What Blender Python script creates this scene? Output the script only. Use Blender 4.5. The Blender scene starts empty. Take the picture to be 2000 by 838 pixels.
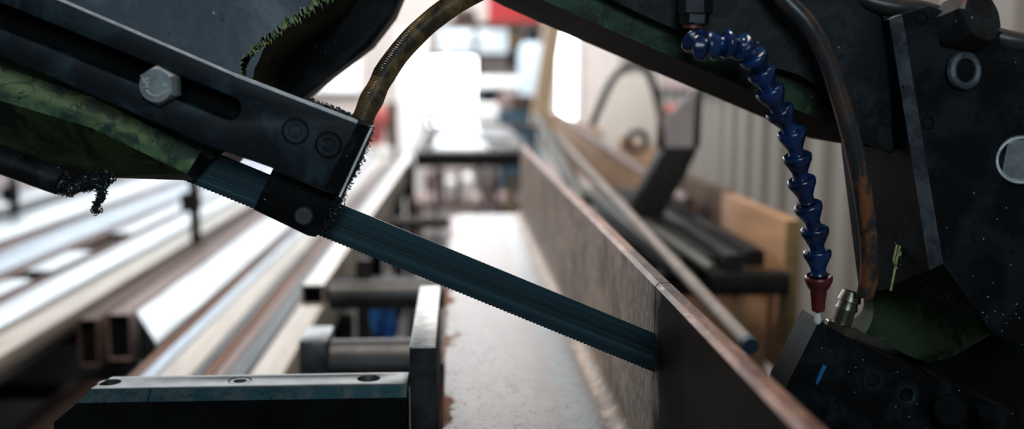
import bpy, bmesh, math, random
from mathutils import Vector, Matrix
random.seed(7)
R = math.radians
S = bpy.context.scene
COL = S.collection

# ------------------------------------------------------------------ camera
CZ = 1.2                                   # eye height; world +Y is the feed direction of the saw
TH = math.atan(0.131); PS = math.atan(0.055*math.cos(TH))
fw = Vector((math.sin(PS)*math.cos(TH), math.cos(PS)*math.cos(TH), -math.sin(TH)))
rt = Vector((math.cos(PS), -math.sin(PS), 0)); up = rt.cross(fw)
CAM = Vector((0, 0, CZ))
cd = bpy.data.cameras.new('camera'); co = bpy.data.objects.new('camera', cd); COL.objects.link(co)
m = Matrix((rt, up, -fw)).transposed().to_4x4(); m.translation = CAM; co.matrix_world = m
cd.sensor_width = 36; cd.lens = 36; cd.sensor_fit = 'HORIZONTAL'; cd.clip_start = .02
cd.dof.use_dof = True; cd.dof.focus_distance = 0.765; cd.dof.aperture_fstop = 3.0; cd.dof.aperture_blades = 9
S.camera = co
# ------------------------------------------------------------------ world, lights, exposure
S.view_settings.view_transform = 'Standard'; S.view_settings.look = 'None'
S.view_settings.exposure = 0.0; S.view_settings.gamma = 1.0; S.view_settings.use_curve_mapping = False
w = bpy.data.worlds.new('hall_air'); S.world = w; w.use_nodes = True
w.node_tree.nodes['Background'].inputs[0].default_value = (0.50, 0.66, 0.80, 1)
w.node_tree.nodes['Background'].inputs[1].default_value = 0.06
def area(name, loc, target, sx, sy, power, color):
    l = bpy.data.lights.new(name, 'AREA'); l.shape = 'RECTANGLE'; l.size = sx; l.size_y = sy
    l.energy = power; l.color = color
    o = bpy.data.objects.new(name, l); COL.objects.link(o); o.location = loc
    o.rotation_euler = (Vector(target)-Vector(loc)).to_track_quat('-Z', 'Y').to_euler()
    return o
area('skylight_daylight', (-2.55, 9.3, 3.05), (-0.8, 2.0, 0.8), 3.4, 1.3, 135, (0.86, 0.94, 1.0))
area('right_wall_fill', (0.3, 7.0, 3.5), (1.6, 7.2, 1.2), 2.5, 0.6, 110, (1.0, 0.96, 0.92))  # added light that brightens the far right wall, no such source known
area('flange_glare_fill', (0.05, 9.5, 2.28), (0.05, 1.5, 0.9), 1.3, 0.5, 48, (0.94, 0.97, 1.0))  # unseen light added for a bright reflection on the angle's flange
area('rear_fill', (0.2, 6.4, 4.0), (0.2, 9.5, 1.0), 3.5, 0.8, 250, (0.98, 0.97, 0.97))  # overhead light added for the back wall and far objects
area('trough_fill', (-0.3, 1.1, 3.1), (0.9, 3.6, 0.9), 1.4, 0.4, 85, (1.0, 0.88, 0.76))  # added light aimed at the trough, boards and bracket sheet
area('left_leg_fill', (-2.8, 3.4, 3.4), (0.1, 1.6, 0.9), 1.4, 0.6, 42, (0.95, 0.97, 1.0))  # light added at left to brighten the angle's upright leg
area('front_fill', (0.15, -1.2, 1.85), (-0.2, 0.75, 1.25), 0.8, 0.4, 15, (0.70, 0.88, 1.0))  # unseen soft fill for the front of the saw

# ------------------------------------------------------------------ helpers
def P(px, py, Y):
    d = fw + rt*((px-1000)/2000) + up*((419-py)/2000)
    return CAM + d*(Y/d.y)
def Z(h): return CZ + h
def build(name, bm, mats, parent=None, angle=35, origin=None):
    """bm (world coordinates) -> one mesh object. parent: the root Empty / part it belongs to."""
    me = bpy.data.meshes.new(name)
    bmesh.ops.recalc_face_normals(bm, faces=bm.faces)
    if parent is not None:
        p = parent; off = Vector((0, 0, 0))
        while p is not None: off += p.location; p = p.parent
    elif origin is not None: off = Vector(origin)
    else:
        xs = [v.co.x for v in bm.verts]; ys = [v.co.y for v in bm.verts]; zs = [v.co.z for v in bm.verts]
        off = Vector(((min(xs)+max(xs))/2, (min(ys)+max(ys))/2, min(zs)))
    for v in bm.verts: v.co -= off
    bm.to_mesh(me); bm.free()
    for mt in (mats if isinstance(mats, (list, tuple)) else [mats]): me.materials.append(mt)
    for p in me.polygons: p.use_smooth = True
    me.set_sharp_from_angle(angle=R(angle))
    o = bpy.data.objects.new(name, me); COL.objects.link(o)
    if parent is not None: o.parent = parent
    else: o.location = off
    return o
def tag(o, label, cat, group=None, kind=None):
    o['label'] = label; o['category'] = cat
    if group: o['group'] = group
    if kind: o['kind'] = kind
    return o
def thing(name, label, cat, loc, group=None):
    o = bpy.data.objects.new(name, None); COL.objects.link(o); o.location = loc; o.empty_display_size = .05
    return tag(o, label, cat, group)
def struct(o): o['kind'] = 'structure'; return o
def NB(): return bmesh.new()
def vs(bm, pts): return [bm.verts.new(p) for p in pts]
def face(bm, v, mi=0):
    try:
        f = bm.faces.new(v); f.material_index = mi; return f
    except ValueError: return None
def bev(bm, edges, w, seg=2, mi=-1):
    bmesh.ops.bevel(bm, geom=list(edges), offset=w, segments=seg, affect='EDGES', profile=.5, material=mi, clamp_overlap=True)
def poly_prism(bm, front, back, bevel=0, seg=2, fm=0, sm=0, bm_i=-1):
    """front, back: world point loops of equal length"""
    a = vs(bm, front); b = vs(bm, back); n = len(a)
    f = face(bm, a, fm); face(bm, b[::-1], sm)
    for i in range(n): face(bm, [a[i], b[i], b[(i+1) % n], a[(i+1) % n]], sm)
    if bevel:
        bev(bm, f.edges, bevel, seg, bm_i)
    return bm
def prism(bm, pts, Y0, Y1, bevel=0, seg=2, fm=0, sm=0, bm_i=-1):
    fr = [P(x, y, Y0) for x, y in pts]; bk = [Vector((p.x, Y1, p.z)) for p in fr]
    return poly_prism(bm, fr, bk, bevel, seg, fm, sm, bm_i)
def box(bm, x0, x1, y0, y1, z0, z1, bevel=0, seg=2, mi=0):
    r = bmesh.ops.create_cube(bm, size=1)
    for v in r['verts']:
        v.co = Vector((x0+(v.co.x+.5)*(x1-x0), y0+(v.co.y+.5)*(y1-y0), z0+(v.co.z+.5)*(z1-z0)))
    fs = set(f for v in r['verts'] for f in v.link_faces)
    for f in fs: f.material_index = mi
    if bevel: bev(bm, set(e for v in r['verts'] for e in v.link_edges), bevel, seg)
    return bm
def bar(bm, p0, p1, w, h, upv=(0, 0, 1), bevel=0, roll=0, hollow=0):
    """rectangular bar from p0 to p1; hollow: wall thickness of a tube"""
    p0 = Vector(p0); p1 = Vector(p1); d = (p1-p0).normalized()
    s = d.cross(Vector(upv)).normalized(); u = s.cross(d)
    if roll:
        c, sn = math.cos(roll), math.sin(roll); s, u = s*c+u*sn, u*c-s*sn
    def loop(p, ww, hh): return [p+s*(ww/2*a)+u*(hh/2*b) for a, b in ((-1, -1), (1, -1), (1, 1), (-1, 1))]
    a = vs(bm, loop(p0, w, h)); b = vs(bm, loop(p1, w, h)); edges = []
    for i in range(4):
        f = face(bm, [a[i], a[(i+1) % 4], b[(i+1) % 4], b[i]])
    edges = [bm.edges.get((a[i], b[i])) for i in range(4)]
    if hollow:
        k = hollow
        ai = vs(bm, loop(p0, w-2*k, h-2*k)); bi = vs(bm, loop(p1, w-2*k, h-2*k))
        for i in range(4):
            j = (i+1) % 4
            face(bm, [ai[i], bi[i], bi[j], ai[j]]); face(bm, [a[j], a[i], ai[i], ai[j]]); face(bm, [b[i], b[j], bi[j], bi[i]])
    else:
        face(bm, a[::-1]); face(bm, b)
    if bevel: bev(bm, [e for e in edges if e], bevel, 2)
    return bm
def frame_of(d):
    d = Vector(d).normalized(); t = Vector((0, 0, 1)) if abs(d.z) < .9 else Vector((1, 0, 0))
    s = d.cross(t).normalized(); return s, s.cross(d), d
def lathe(bm, prof, o, d, seg=24, mi=0, ref=None):
    """prof: (radius, height along d)"""
    o = Vector(o); s, u, d = frame_of(d); rings = []
    for r, h in prof:
        if r < 1e-6: rings.append(vs(bm, [o+d*h]))
        else: rings.append(vs(bm, [o+d*h+(s*math.cos(2*math.pi*i/seg)+u*math.sin(2*math.pi*i/seg))*r for i in range(seg)]))
    for a, b in zip(rings, rings[1:]):
        for i in range(seg):
            j = (i+1) % seg
            if len(a) == 1 and len(b) == 1: continue
            if len(a) == 1: face(bm, [a[0], b[j], b[i]], mi)
            elif len(b) == 1: face(bm, [a[i], a[j], b[0]], mi)
            else: face(bm, [a[i], a[j], b[j], b[i]], mi)
    return bm
def cyl(bm, p0, p1, r, seg=24, bevel=0, mi=0):
    p0 = Vector(p0); p1 = Vector(p1); L = (p1-p0).length; b = bevel
    pr = [(0, 0), (r-b, 0), (r, b), (r, L-b), (r-b, L), (0, L)] if b else [(0, 0), (r, 0), (r, L), (0, L)]
    return lathe(bm, pr, p0, p1-p0, seg, mi)
def pipe(bm, p0, p1, r, wall, seg=20):
    L = (Vector(p1)-Vector(p0)).length
    return lathe(bm, [(r-wall, 0), (r, 0), (r, L), (r-wall, L), (r-wall, 0)], p0, Vector(p1)-Vector(p0), seg)
def spline(pts, n):
    pts = [Vector(p) for p in pts]; q = [pts[0]*2-pts[1]]+pts+[pts[-1]*2-pts[-2]]; out = []
    for i in range(1, len(q)-2):
        for k in range(n):
            t = k/n; a, b, c, d = q[i-1:i+3]
            out.append(.5*((2*b)+(c-a)*t+(2*a-5*b+4*c-d)*t*t+(3*b-a-3*c+d)*t**3))
    return out+[pts[-1]]
def tube(bm, pts, rad, seg=16, caps=True, mi=0):
    n = len(pts); rings = []; s = None
    for i, p in enumerate(pts):
        d = (pts[min(i+1, n-1)]-pts[max(i-1, 0)]).normalized()
        if s is None: s, u, _ = frame_of(d)
        else: s = (s-d*s.dot(d)).normalized(); u = s.cross(d)
        r = rad(i/(n-1)) if callable(rad) else rad
        rings.append(vs(bm, [p+(s*math.cos(2*math.pi*k/seg)+u*math.sin(2*math.pi*k/seg))*r for k in range(seg)]))
    for a, b in zip(rings, rings[1:]):
        for i in range(seg): face(bm, [a[i], a[(i+1) % seg], b[(i+1) % seg], b[i]], mi)
    if caps: face(bm, rings[0][::-1], mi); face(bm, rings[-1], mi)
    return bm
def hexhead(bm, o, d, rc, h, rot=0, cham=.0016, dish=0):
    """hex bolt head or nut; rc: corner radius"""
    o = Vector(o); s, u, d = frame_of(d); ri = rc*.866
    def ring(r, hh, n=6): return vs(bm, [o+d*hh+(s*math.cos(2*math.pi*i/n+rot)+u*math.sin(2*math.pi*i/n+rot))*r for i in range(n)])
    a = ring(rc, 0); b = ring(rc, h-cham)
    face(bm, a[::-1])
    for i in range(6): face(bm, [a[i], a[(i+1) % 6], b[(i+1) % 6], b[i]])
    c = ring(ri*.97, h, 36); face(bm, c)
    for i in range(6):
        sec = [c[(6*i+k) % 36] for k in range(7)]
        face(bm, [b[i], b[(i+1) % 6]]+sec[::-1])
    return bm
def plate_holes(outline, holes, Y0, Y1, bevel=.0006):
    """plate with through holes: point lists in world (x, z) at y = Y0, extruded to Y1"""
    cu = bpy.data.curves.new('outline', 'CURVE'); cu.dimensions = '2D'; cu.fill_mode = 'BOTH'
    for loop in [outline]+holes:
        sp = cu.splines.new('POLY'); sp.points.add(len(loop)-1); sp.use_cyclic_u = True
        for q, (x, z) in zip(sp.points, loop): q.co = (x, z, 0, 1)
    th = Y1-Y0; cu.extrude = th/2-bevel; cu.bevel_depth = bevel; cu.bevel_resolution = 1; cu.offset = -bevel
    o = bpy.data.objects.new('outline', cu); COL.objects.link(o)
    dg = bpy.context.evaluated_depsgraph_get()
    me = bpy.data.meshes.new_from_object(o.evaluated_get(dg)); bm = NB(); bm.from_mesh(me)
    bpy.data.objects.remove(o); bpy.data.curves.remove(cu); bpy.data.meshes.remove(me)
    for v in bm.verts: v.co = Vector((v.co.x, (Y0+Y1)/2-v.co.z, v.co.y))
    bmesh.ops.remove_doubles(bm, verts=bm.verts, dist=1e-6)
    return bm
def xz(pts, Y): return [(P(x, y, Y).x, P(x, y, Y).z) for x, y in pts]
def slot(p0, p1, r, n=10):
    """stadium hole around the segment p0-p1 in (x, z)"""
    a = Vector(p0); b = Vector(p1); d = (b-a).normalized(); s = Vector((-d.y, d.x)); out = []
    for k in range(n+1):
        t = math.pi*k/n; out.append(tuple(b+(s*math.cos(t)+d*math.sin(t))*r))
    for k in range(n+1):
        t = math.pi*k/n; out.append(tuple(a-(s*math.cos(t)+d*math.sin(t))*r))
    return out
def circ(c, r, n=28): return [(c[0]+r*math.cos(2*math.pi*i/n), c[1]+r*math.sin(2*math.pi*i/n)) for i in range(n)]
def back_close(bm, Yb):
    be = [e for e in bm.edges if e.is_boundary]
    r = bmesh.ops.extrude_edge_only(bm, edges=be)
    nv = [g for g in r['geom'] if isinstance(g, bmesh.types.BMVert)]
    for v in nv: v.co.y = Yb
    bmesh.ops.holes_fill(bm, edges=[e for e in bm.edges if e.is_boundary], sides=0)
def text_bm(body, size, origin, xdir, zdir, depth):
    cu = bpy.data.curves.new('lettering', 'FONT'); cu.body = body; cu.size = size; cu.align_x = 'CENTER'; cu.align_y = 'CENTER'
    cu.extrude = depth; cu.resolution_u = 3
    o = bpy.data.objects.new('lettering', cu); COL.objects.link(o)
    dg = bpy.context.evaluated_depsgraph_get()
    me = bpy.data.meshes.new_from_object(o.evaluated_get(dg)); bm = NB(); bm.from_mesh(me)
    bpy.data.objects.remove(o); bpy.data.curves.remove(cu); bpy.data.meshes.remove(me)
    x = Vector(xdir).normalized(); z = Vector(zdir).normalized(); n = x.cross(z)
    for v in bm.verts: v.co = Vector(origin)+x*v.co.x+z*v.co.y+n*v.co.z
    return bm
def merge(bm, other):
    me = bpy.data.meshes.new('t'); other.to_mesh(me); other.free(); bm.from_mesh(me); bpy.data.meshes.remove(me); return bm

# ------------------------------------------------------------------ materials
def base(name):
    mt = bpy.data.materials.new(name); mt.use_nodes = True; nt = mt.node_tree
    b = nt.nodes['Principled BSDF']; tc = nt.nodes.new('ShaderNodeTexCoord')
    return mt, nt, b, tc.outputs['Object']
def N(nt, t, **kw):
    n = nt.nodes.new('ShaderNode'+t)
    for k, v in kw.items():
        if k in n.inputs: n.inputs[k].default_value = v
        else: setattr(n, k, v)
    return n
def L(nt, a, b): nt.links.new(a, b)
def mapping(nt, co, scale=(1, 1, 1), rot=(0, 0, 0), loc=(0, 0, 0)):
    mp = nt.nodes.new('ShaderNodeMapping'); L(nt, co, mp.inputs[0])
    mp.inputs['Scale'].default_value = scale; mp.inputs['Rotation'].default_value = rot; mp.inputs['Location'].default_value = loc
    return mp.outputs[0]
def noise(nt, co, scale, detail=6, rough=.6, dist=0):
    n = N(nt, 'TexNoise', Scale=scale, Detail=detail, Roughness=rough, Distortion=dist); L(nt, co, n.inputs['Vector']); return n.outputs[0]
def ramp(nt, f, lo, hi):
    r = N(nt, 'MapRange'); r.inputs['From Min'].default_value = lo; r.inputs['From Max'].default_value = hi
    r.interpolation_type = 'SMOOTHSTEP'; L(nt, f, r.inputs[0]); return r.outputs[0]
def mix(nt, f, a, b):
    x = nt.nodes.new('ShaderNodeMix'); x.data_type = 'RGBA'
    if isinstance(f, (int, float)): x.inputs[0].default_value = f
    else: L(nt, f, x.inputs[0])
    for i, c in ((6, a), (7, b)):
        if isinstance(c, tuple): x.inputs[i].default_value = (*c, 1)
        else: L(nt, c, x.inputs[i])
    return x.outputs[2]
def math_(nt, op, a, b):
    x = N(nt, 'Math', operation=op)
    for i, c in ((0, a), (1, b)):
        if isinstance(c, (int, float)): x.inputs[i].default_value = c
        else: L(nt, c, x.inputs[i])
    return x.outputs[0]
def bump(nt, b, h, strength, dist=.001):
    n = N(nt, 'Bump', Strength=strength, Distance=dist); L(nt, h, n.inputs['Height']); L(nt, n.outputs[0], b.inputs['Normal'])
def plain(name, c, rough=.5, metal=0, var=.25, scale=40, bmp=.15, bscale=None, spec=.5, c2=None, stretch=(1, 1, 1), rot=(0, 0, 0), rvar=.12):
    mt, nt, b, co = base(name); co2 = mapping(nt, co, stretch, rot)
    n = noise(nt, co2, scale)
    d = c2 or tuple(x*(1-var) for x in c)
    L(nt, mix(nt, ramp(nt, n, .35, .65), c, d), b.inputs['Base Color'])
    r = N(nt, 'MapRange'); r.inputs['To Min'].default_value = max(.02, rough-rvar); r.inputs['To Max'].default_value = min(1, rough+rvar)
    L(nt, noise(nt, co2, scale*2.3), r.inputs[0]); L(nt, r.outputs[0], b.inputs['Roughness'])
    b.inputs['Metallic'].default_value = metal; b.inputs['Specular IOR Level'].default_value = spec
    if bmp: bump(nt, b, noise(nt, co2, bscale or scale*4), bmp)
    return mt
def grimy(name, c1, c2, scale=25, thr=.5, wid=.08, rough=(.35, .6), metal=0, bmp=.35, bscale=260, speck=None, sscale=160, sprob=.82, dist=.4, spec=.5, c3=None, stretch=(1, 1, 1), rot=(0, 0, 0), bdist=.001, zs=None):
    """two-tone soiled surface (paint c1 under grease c2) with optional bright chips, also used for painted glints"""
    mt, nt, b, co = base(name); co2 = mapping(nt, co, stretch, rot)
    f = ramp(nt, noise(nt, co2, scale, 8, .65, dist), thr-wid, thr+wid)
    col = mix(nt, f, c1, c2)
    if c3: col = mix(nt, ramp(nt, noise(nt, co2, scale*3.7, 8, .7, 1), .56, .68), col, c3)
    rg = N(nt, 'MapRange'); rg.inputs['To Min'].default_value = rough[0]; rg.inputs['To Max'].default_value = rough[1]
    L(nt, noise(nt, co2, scale*2.1, 6), rg.inputs[0]); rgo = rg.outputs[0]
    if speck:
        v = N(nt, 'TexVoronoi', Scale=sscale); L(nt, co, v.inputs['Vector'])
        near = math_(nt, 'LESS_THAN', v.outputs['Distance'], .17)
        sep = N(nt, 'SeparateColor'); L(nt, v.outputs['Color'], sep.inputs[0])
        th_ = sprob
        if zs:
            sz = N(nt, 'SeparateXYZ'); L(nt, co, sz.inputs[0]); mr = N(nt, 'MapRange'); L(nt, sz.outputs[2], mr.inputs[0])
            for nm_, v_ in zip(('From Min', 'From Max', 'To Min', 'To Max'), zs): mr.inputs[nm_].default_value = v_
            th_ = mr.outputs[0]
        pick = math_(nt, 'GREATER_THAN', sep.outputs[0], th_)
        k = math_(nt, 'MULTIPLY', near, pick); col = mix(nt, k, col, speck)
    L(nt, col, b.inputs['Base Color']); L(nt, rgo, b.inputs['Roughness'])
    b.inputs['Metallic'].default_value = metal; b.inputs['Specular IOR Level'].default_value = spec
    bump(nt, b, noise(nt, co2, bscale, 5, .7), bmp, bdist)
    return mt
def emit(name, c, s):
    mt, nt, b, co = base(name); b.inputs['Base Color'].default_value = (*c, 1)
    b.inputs['Emission Color'].default_value = (*c, 1); b.inputs['Emission Strength'].default_value = s
    return mt
ANG = R(22.5)       # the bow hangs 22.5 degrees down to the right
M = {}
M['black_grease'] = grimy('black_grease', (.0025, .0035, .0045), (.016, .021, .025), 34, .54, .10, (.4, .65), speck=(.30, .34, .36), sscale=240, sprob=.975, bmp=.6, spec=.25, dist=.6, bdist=.0006)
M['wet_grease'] = grimy('wet_grease', (.002, .0025, .003), (.010, .013, .015), 40, .56, .10, (.45, .65), speck=(.38, .42, .44), sscale=380, sprob=.95, bmp=.3, spec=.08)
M['blued_plate'] = grimy('blued_plate', (.070, .088, .112), (.17, .195, .215), 10, .58, .14, (.4, .6), speck=(.34, .35, .35), sscale=120, sprob=.965, bmp=.3, c3=(.035, .043, .056), dist=1.6, spec=.3)
M['bar_steel'] = grimy('bar_steel', (.0065, .0095, .0135), (.021, .042, .050), 17, .58, .09, (.45, .6), metal=0, bmp=.06, bscale=500, speck=(.05, .09, .10), sscale=60, sprob=.97, spec=.2, dist=1.5)
M['bare_edge_glint'] = plain('bare_edge_glint', (.85, .83, .82), .5, 0, .4, 50, .1)  # bare steel, extra pale as a painted highlight
M['green_mottle'] = grimy('green_mottle', (.12, .19, .085), (.030, .058, .044), 42, .50, .09, (.5, .75), c3=(.010, .016, .015), bmp=.8, bscale=300, dist=1.2, spec=.25)  # bright mottled green for the arm casting's sloping band
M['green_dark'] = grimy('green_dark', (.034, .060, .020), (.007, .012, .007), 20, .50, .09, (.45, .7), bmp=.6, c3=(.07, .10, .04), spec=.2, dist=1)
M['green_edge'] = grimy('green_edge', (.40, .44, .14), (.09, .15, .05), 90, .50, .12, (.5, .8), bmp=.8, c3=(.60, .58, .48), speck=(.75, .72, .6), sscale=350, sprob=.8)
M['green_beam'] = grimy('green_beam', (.024, .066, .030), (.004, .007, .007), 14, .50, .08, (.4, .65), bmp=.7, speck=(.3, .36, .34), sscale=200, sprob=.97, c3=(.05, .10, .03), spec=.25)
M['cast_front'] = grimy('cast_front', (.0022, .003, .0038), (.011, .015, .018), 20, .54, .10, (.45, .7), speck=(.30, .40, .43), sscale=330, bmp=.35, bscale=420, c3=(.0015, .002, .002), spec=.10, zs=(-.15, -.05, .72, .982))  # specks thicken low down as painted wet glitter
M['cast_ridge'] = grimy('cast_ridge', (.110, .130, .150), (.035, .045, .055), 45, .50, .12, (.35, .55), bmp=.7, speck=(.008, .008, .01), sscale=180, sprob=.9)
M['cast_green'] = grimy('cast_green', (.026, .042, .018), (.004, .006, .004), 15, .50, .10, (.55, .8), bmp=.4, speck=(.14, .16, .13), sscale=300, sprob=.96, c3=(.05, .06, .04), spec=.08)
M['rubber'] = grimy('rubber', (.014, .014, .015), (.030, .028, .028), 30, .5, .15, (.3, .45), bmp=.15)
M['chrome'] = plain('chrome', (.44, .48, .49), .34, .4, .35, 60, .12, bscale=400)
M['dull_steel'] = plain('dull_steel', (.16, .17, .18), .38, .8, .45, 40, .15)
M['dark_steel'] = plain('dark_steel', (.022, .024, .027), .4, .5, .4, 25, .2)
M['blue_plastic'] = grimy('blue_plastic', (.004, .033, .14), (.002, .013, .044), 40, .48, .12, (.12, .3), bmp=.2, spec=.6, bscale=300, c3=(.002, .008, .022))
M['red_plastic'] = grimy('red_plastic', (.13, .016, .020), (.07, .012, .014), 120, .5, .15, (.2, .4), bmp=.3)
M['brass'] = grimy('brass', (.22, .20, .15), (.10, .09, .07), 60, .5, .2, (.25, .42), metal=.9, bmp=.15, speck=(.7, .65, .7), sscale=700, sprob=.9)
M['drop'] = plain('milky_coolant', (.75, .72, .66), .12, 0, .05, 10, 0)
M['swarf'] = grimy('swarf', (.012, .016, .020), (.10, .13, .14), 900, .55, .06, (.15, .4), metal=.6, bmp=.4)
M['jaw_top'] = grimy('jaw_top', (.13, .135, .13), (.065, .068, .066), 30, .5, .2, (.36, .55), metal=.5, bmp=.15, speck=(.008, .01, .01), sscale=160, sprob=.92)
M['jaw_bevel'] = grimy('jaw_bevel', (.022, .085, .10), (.10, .125, .13), 45, .54, .10, (.35, .55), metal=.4, bmp=.4, c3=(.006, .014, .018), stretch=(1, 1, .4), dist=1)
M['jaw_black'] = grimy('jaw_black', (.0022, .0025, .0025), (.006, .0075, .0075), 30, .5, .2, (.6, .8), bmp=.15, spec=.05)
M['socket'] = plain('socket_hole', (.003, .003, .003), .8, 0, .2, 30, 0, spec=.1)
M['grey_tube'] = plain('grey_tube', (.055, .058, .062), .48, .5, .5, 16, .1, stretch=(1, .2, 1))
M['plate_top'] = grimy('plate_top', (.42, .43, .42), (.22, .225, .22), 60, .5, .15, (.3, .5), metal=.5, bmp=.3, speck=(.004, .005, .005), sscale=170, sprob=.80)
M['grey_green'] = plain('grey_green_tube', (.070, .076, .068), .6, 0, .3, 8, .05, spec=.25)
M['rod_grey'] = plain('rod_grey', (.22, .20, .19), .6, 0, .3, 20, .05, spec=.3)
M['trough_dark'] = plain('trough_steel', (.014, .018, .022), .5, 0, .4, 8, .05, spec=.2)
M['rail_white'] = plain('rail_steel', (.46, .42, .39), .4, .4, .3, 8, .05, stretch=(3, .3, 3))
def barmat(name, c, rough=.35, metal=.3, c2=None): return plain(name, c, rough, metal, .35, 9, .04, c2=c2, stretch=(6, .35, 6))
M['bar_white'] = barmat('bar_white', (.52, .58, .64), .40, .35)
M['bar_blue'] = barmat('bar_blue', (.26, .33, .42), .42, .35)
M['bar_cream'] = barmat('bar_cream', (.46, .42, .37), .5, .15)
M['bar_grey'] = barmat('bar_grey', (.25, .27, .29), .4, .5)
M['bar_slate'] = barmat('bar_slate', (.036, .046, .058), .55, .1)
M['bar_rust'] = barmat('bar_rust', (.19, .085, .042), .75, 0, (.10, .05, .03))
M['bar_brown'] = barmat('bar_brown', (.115, .07, .055), .75, 0, (.07, .04, .032))
M['bar_pink'] = barmat('bar_pink', (.26, .19, .18), .65, .05, (.17, .12, .115))
M['bar_dark'] = plain('bar_dark', (.011, .012, .013), .6, 0, .35, 9, .04, stretch=(6, .35, 6), spec=.12)
M['timber'] = plain('timber', (.40, .235, .13), .65, 0, .3, 6, .1, c2=(.27, .15, .08), stretch=(5, .5, 5))
M['timber_end'] = plain('timber_end', (.16, .11, .04), .7, 0, .3, 30, .1)
M['timber_pale'] = plain('timber_pale', (.72, .56, .40), .6, 0, .3, 6, .05, c2=(.62, .46, .31), stretch=(5, 5, .5))
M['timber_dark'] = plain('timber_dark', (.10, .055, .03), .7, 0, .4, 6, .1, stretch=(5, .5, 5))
M['white_paint'] = plain('white_paint', (.82, .83, .84), .5, 0, .06, 4, .03)
M['pale_blue'] = plain('pale_blue', (.42, .52, .60), .5, 0, .15, 5, .03)
M['teal_paint'] = plain('teal_paint', (.022, .05, .075), .5, 0, .2, 5, .03, spec=.2)
M['red_paint'] = plain('red_paint', (.38, .03, .035), .5, 0, .3, 8, .05)
M['pink_cloth'] = plain('pink_cloth', (.62, .16, .15), .8, 0, .3, 12, .2)
M['brown_paint'] = plain('brown_paint', (.055, .033, .026), .6, 0, .3, 8, .05, spec=.2)
M['yellow'] = plain('yellow_paint', (.50, .30, .03), .5, 0, .2, 8, .05)
M['blue_rag'] = plain('blue_rag', (.02, .14, .44), .8, 0, .3, 20, .2)
M['clear_grey'] = plain('grey_sheet', (.30, .28, .30), .45, .2, .3, 6, .05)
M['floor'] = plain('concrete_floor', (.17, .155, .145), .6, 0, .3, 3, .1)
M['wall_back'] = plain('rear_wall_paint', (.60, .55, .53), .7, 0, .12, 2, .03)
M['wall_side'] = plain('side_wall_sheet', (.215, .205, .185), .6, 0, .15, 2, .03, stretch=(1, 1, .2), spec=.3)
M['daylight'] = emit('daylight_pane', (.90, .96, 1.0), 6.0)
M['dim_pane'] = emit('frosted_pane', (.72, .82, .90), .95)

# angle workpiece: mill scale, rust plus wet grease and painted saw shade
def flange_mat():
    mt, nt, b, co = base('mill_scale_flange')
    n1 = noise(nt, co, 9, 8, .65, .3); n2 = noise(nt, co, 70, 8, .7)
    col = mix(nt, ramp(nt, n2, .4, .62), (.038, .030, .027), (.080, .069, .064))
    col = mix(nt, ramp(nt, n1, .50, .62), col, (.050, .031, .026))
    sx = N(nt, 'SeparateXYZ'); L(nt, co, sx.inputs[0])
    # rust eaten into the free edge of the flange
    e = math_(nt, 'ADD', sx.outputs[0], math_(nt, 'MULTIPLY', noise(nt, co, 14, 6, .6, .2), -.13))
    rust = math_(nt, 'SUBTRACT', 1, ramp(nt, e, -.145, -.138))
    col = mix(nt, rust, col, (.17, .075, .035))
    # cobalt heat-tinted band by the fillet
    g = math_(nt, 'MULTIPLY', ramp(nt, sx.outputs[0], .030, .050), math_(nt, 'SUBTRACT', 1, ramp(nt, sx.outputs[0], .058, .075)))
    col = mix(nt, math_(nt, 'MULTIPLY', g, math_(nt, 'MULTIPLY', .7, ramp(nt, n2, .3, .6))), col, (.085, .13, .155))
    L(nt, col, b.inputs['Base Color']); b.inputs['Metallic'].default_value = .6
    r = N(nt, 'MapRange'); r.inputs['To Min'].default_value = .27; r.inputs['To Max'].default_value = .50; L(nt, n2, r.inputs[0])
    L(nt, mix(nt, rust, r.outputs[0], (.75, .75, .75)), b.inputs['Roughness'])
    v = N(nt, 'TexVoronoi', Scale=230); L(nt, co, v.inputs['Vector'])
    sc = N(nt, 'SeparateColor'); L(nt, v.outputs['Color'], sc.inputs[0])
    wet = math_(nt, 'MULTIPLY', ramp(nt, v.outputs['Distance'], .42, .1), math_(nt, 'GREATER_THAN', sc.outputs[0], .74))   # coolant droplets
    h = math_(nt, 'ADD', math_(nt, 'MULTIPLY', wet, 1.2), math_(nt, 'MULTIPLY', noise(nt, co, 420, 4, .6), .35))
    bump(nt, b, h, .8, .0015)
    return mt
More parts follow.
